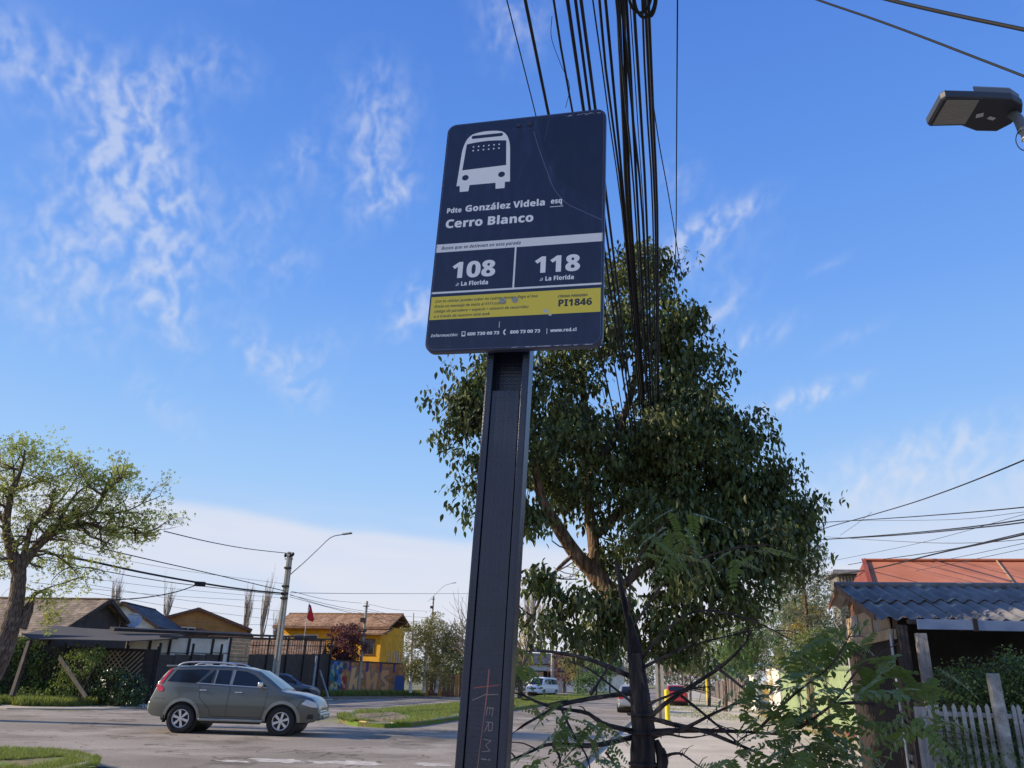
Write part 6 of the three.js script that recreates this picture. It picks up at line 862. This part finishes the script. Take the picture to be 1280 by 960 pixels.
{ // orange roofed house and its pale neighbour
  rnd = mulberry(341);
  const t = thing('house', 'house with a long orange roof behind the grey shed', 'house', [4.9, 0, -21.4]);
  const tri = (l) => { const g = new THREE.BufferGeometry(), pos = []; l.forEach((f) => f.forEach((p) => pos.push(...p))); g.setAttribute('position', new THREE.Float32BufferAttribute(pos, 3)); g.computeVertexNormals(); return g; };
  const A = [0, 4.66, 0], B = [9, 4.66, 0], F = [-0.3, 3.8, 1.7], G = [9, 3.8, 1.7], Bk = [-0.3, 3.8, -1.7], Gb = [9, 3.8, -1.7], dn = (p) => [p[0], p[1] - 0.12, p[2]];
  const roof = obj('roof', tri([[A, F, G], [A, G, B], [A, B, Gb], [A, Gb, Bk], [dn(A), dn(G), dn(F)], [dn(A), dn(B), dn(G)], [F, dn(F), dn(G)], [F, dn(G), G]]), M.roofOrange, t);
  obj('hip', [tri([[[A[0] - 0.02, A[1], 0], Bk, F]]), bar(V(-0.02, 4.7, 0.0), V(-0.32, 3.84, 1.7), 0.1, 0.05)], M.roofRed, t); obj('ridge_cap', rbox(9.1, 0.06, 0.18, 4.5, 4.68, 0, 0.03), M.roofOrange, roof); obj('wall', box(8.6, 3.7, 3.0, 4.5, 1.85, 0), M.wallOchre, t); obj('roof_seam', bar(V(3.05, 4.69, 0.02), V(2.75, 3.83, 1.7), 0.03, 0.02), M.woodPale, roof);
  const n = at(1062, 740, 45), p = thing('outbuilding', 'pale ribbed wall with grey roof edge left of the orange roof', 'building', [n.x, 0, n.z]); obj('wall', box(1.9, at(1062, 722, 45).y, 2, 0.2, at(1062, 722, 45).y / 2, 0), M.wallGrey, p);
  const yt = at(1062, 722, 45).y; for (let i = 0; i < 12; i++) obj('rib', box(0.07, 1.4, 0.04, -0.68 + i * 0.16, yt - 0.72, 1.02), M.woodPale, p); obj('roof', [box(2.6, 0.1, 2.8, 0.3, yt + 0.08, 0), box(2.2, 0.16, 0.1, 0.5, yt + 0.4, -0.5)], M.woodGrey, p);
}

// ---------------------------------------------------------------- the shed with the corrugated roof
{
  rnd = mulberry(351);
  const t = thing('shed', 'open shed with grey corrugated roof and barred side at the right', 'shed', [2.6, 0, -10.5]);
  const corr = (w, l, pitch = 0.177, amp = 0.024, th = 0.008) => { const n = Math.round(w / pitch * 8), top = [], bot = []; for (let i = 0; i <= n; i++) { const x = i / n * w, y = amp * cos(x / pitch * 2 * PI); top.push([x, y]); bot.push([x, y - th]); } const g = new THREE.ExtrudeGeometry(new THREE.Shape(top.concat(bot.reverse()).map(([a, b]) => new THREE.Vector2(a, b))), { depth: l, bevelEnabled: false, steps: 1 }); return toCreasedNormals(prep(g), 0.6); };
  const sl = 0.278, row = (l) => boxUV(corr(0.95, l)), up = row(1.12), low = row(1.2), lowB = row(1.08), bk = row(0.86), W = 0.885;
  const put = (g, x, z, y, tilt, m = M.fibre) => { const o = new THREE.Mesh(g, m); o.name = 'roof_sheet'; o.castShadow = o.receiveShadow = true; o.position.set(x, y, z); o.rotation.set(tilt + R(-0.006, 0.006), 0, R(-0.008, 0.008)); t.add(o); };
  for (let i = 0; i < 7; i++) { put(up, -0.2 + i * W, -1.92, 2.985 + 0.012 * (i % 2), sl); put(i === 0 ? lowB : low, -0.2 + i * W, -0.95, 2.683 + 0.012 * (i % 2), sl); put(bk, -0.2 + i * W, -1.9, 2.975 + 0.012 * (i % 2), PI - 0.26); }
  obj('ridge_cap', tube([V(-0.22, 3.0, -1.92), V(6, 3.0, -1.92)], 0.05, 10, 2), M.fibre, t);
  const nails = []; for (let i = 0; i < 36; i++) for (const z of [-1.0, -0.1]) nails.push(new THREE.SphereGeometry(0.009, 6, 4).translate(-0.2 + i * 0.177, 2.985 - (z + 1.92) * 0.285 + (z > -0.5 ? 0.008 : 0.03), z)); obj('roof_nails', nails, M.woodBrown, t).userData.kind = 'stuff';
  const yr = (z) => 2.40 + min(-z, 1.92) * 0.286 - max(0, -z - 1.92) * 0.27;
  // side wall along the street: beam, boards above, bars below
  obj('beam', rbox(0.09, 0.12, 2.55, 0, 2.2, -1.22, 0.01), M.woodPale, t);
  for (let i = 0; i < 6; i++) { const z = -0.05 - i * 0.41; obj('board', plate([[0, 0], [0.38, 0], [0.38, min(0.3, yr(z - 0.38) - 2.29)], [0, min(0.3, yr(z) - 2.29)]], 0.025).rotateY(PI / 2).translate(0.01 * (i % 2), 2.262, z), i % 3 === 1 ? M.woodGrey : M.woodPale, t); }
  obj('gable_lining', plate([[0.02, 2.2], [-1.92, 2.2], [-2.48, 2.2], [-2.48, yr(-2.48) - 0.03], [-1.92, yr(-1.92) - 0.03], [0.02, yr(0) - 0.03]].reverse(), 0.03).rotateY(-PI / 2).translate(0.06, 0, 0), M.woodBrown, t);
  for (let i = 0; i < 30; i++) obj('bar', new THREE.CylinderGeometry(0.012, 0.012, 2.1, 6).translate(-0.02, 1.1, -0.02 - i * 0.083), M.woodDark, t);
  for (const y of [0.16, 0.8, 1.45, 2.1]) obj('rail', box(0.03, 0.035, 2.46, 0.012, y, -1.22), M.ironDark, t);
  obj('bar_frame', [cyl(0.018, 0.018, 2.15, -0.03, 0.05, 0.06, 8)], M.galva, t); obj('bar_frame', [cyl(0.018, 0.018, 2.15, -0.03, 0.05, -2.46, 8)], M.galva, t);
  obj('side_panel', [box(0.025, 0.75, 2.4, 0.06, 0.5, -1.22)], M.woodGrey, t);
  obj('barge_board', [bar(V(-0.19, yr(0.1) + 0.01, 0.12), V(-0.19, yr(-1.92) + 0.01, -1.92), 0.025, 0.07), bar(V(-0.19, yr(-1.92) + 0.01, -1.92), V(-0.19, yr(-2.7) + 0.01, -2.7), 0.025, 0.07)], M.woodBrown, t);
  obj('rafter', [0.8, 2.0, 3.2, 4.4].map((x) => bar(V(x, yr(-0.05) - 0.1, -0.05), V(x, yr(-1.92) - 0.08, -1.9), 0.07, 0.12)), M.woodBrown, t);
  obj('wall', [box(5.6, 2.6, 0.1, 2.8, 1.3, -2.55), box(0.1, 2.3, 2.5, 5.6, 1.15, -1.25), box(0.06, 2.2, 0.3, 0.14, 1.1, -0.16)], M.wallDark, t);
  obj('post', box(0.1, 2.3, 0.1, 0.09, 1.15, 0.12), M.woodDark, t); obj('post', box(0.11, 2.2, 0.1, 0.25, 1.1, 0.26), M.woodGrey, t); obj('post', box(0.1, 2.2, 0.1, 2.6, 1.1, 0.1), M.woodDark, t);
  const fas = std('fascia', { map: mottled([128, 142, 166], 14, 161, 1.4), roughness: 0.5 }); obj('fascia', rbox(0.6, 0.115, 0.03, 0.52, 2.30, 0.3, 0.006), fas, t); obj('fascia', rbox(2.0, 0.115, 0.03, 1.86, 2.295, 0.3, 0.006), fas, t); obj('bracket', box(0.05, 0.14, 0.06, 0.84, 2.3, 0.3), M.woodDark, t); obj('eave_board', box(5.4, 0.05, 0.05, 2.85, 2.335, 0.18), M.woodDark, t);
  // hedge and picket fence in front
  const hd = thing('hedge', 'shaded green hedge rising behind the white picket fence', 'hedge', [3.6, 0, -9.75]);
  obj('stems', [...Array(14)].map((_, i) => limb([V(-0.8 + i * 0.16, 0, 0), V(-0.8 + i * 0.16 + R(-0.1, 0.1), 0.9, R(-0.1, 0.1)), V(-0.8 + i * 0.16 + R(-0.2, 0.2), 1.7, R(-0.2, 0.2))], [0.025, 0.012], 5, 4)), M.twig, hd);
  crown(hd, 'leaves', LEAF.tiny, M.leafHedge, [[V(-0.45, 1.62, 0), [0.42, 0.28, 0.35], 190], [V(0.1, 1.7, 0), [0.5, 0.34, 0.38], 260], [V(0.6, 1.75, 0), [0.5, 0.34, 0.38], 240], [V(1.2, 1.75, 0), [0.6, 0.4, 0.4], 200], [V(0.3, 1.25, 0), [1.2, 0.5, 0.36], 420], [V(-0.5, 1.1, 0.1), [0.35, 0.5, 0.35], 130], [V(0.1, 0.9, 0.2), [0.9, 0.5, 0.3], 200]], { perBunch: 16, spread: 0.1, size: [0.45, 0.85], hang: 0.5, tint: 0.5 });
  const pf = thing('picket_fence', 'peeling white picket fence at the lower right corner', 'fence', [2.4, 0, -9]);
  const pk = boxUV(plate([[-0.018, 0], [0.018, 0], [0.018, 1.43], [0, 1.46], [-0.018, 1.43]], 0.016));
  for (let i = 0; i < 31; i++) { const m = new THREE.Mesh(pk, M.whitePaint); m.name = 'picket'; m.castShadow = m.receiveShadow = true; m.position.set(0.08 + i * 0.0745 + R(-0.006, 0.006), R(-0.015, 0.015), 0.02); m.rotation.z = R(-0.012, 0.012); pf.add(m); }
  for (const y of [0.4, 1.36]) obj('rail', rbox(2.4, 0.045, 0.04, 1.2, y, -0.015, 0.008), M.whitePaint, pf);
  obj('post', [rbox(0.1, 1.75, 0.1, 0.71, 0.875, 0.02, 0.012)], M.whitePaint, pf); obj('post', rbox(0.1, 1.42, 0.1, 0.0, 0.71, -0.02, 0.012), M.woodGrey, pf); obj('post', rbox(0.1, 1.5, 0.1, 2.36, 0.75, -0.02, 0.012), M.whitePaint, pf);
  const vn = thing('climbing_plant', 'small green climber growing through the white pickets', 'plant', [2.75, 0, -8.93]); crown(vn, 'leaves', LEAF.tiny, M.leafHedge, [[V(-0.1, 1.0, 0), [0.18, 0.34, 0.06], 60], [V(0.3, 0.9, 0), [0.25, 0.3, 0.06], 50]], { perBunch: 8, spread: 0.07, size: [0.4, 0.8], tint: 0.5 });
}
renderer.render(scene, camera);
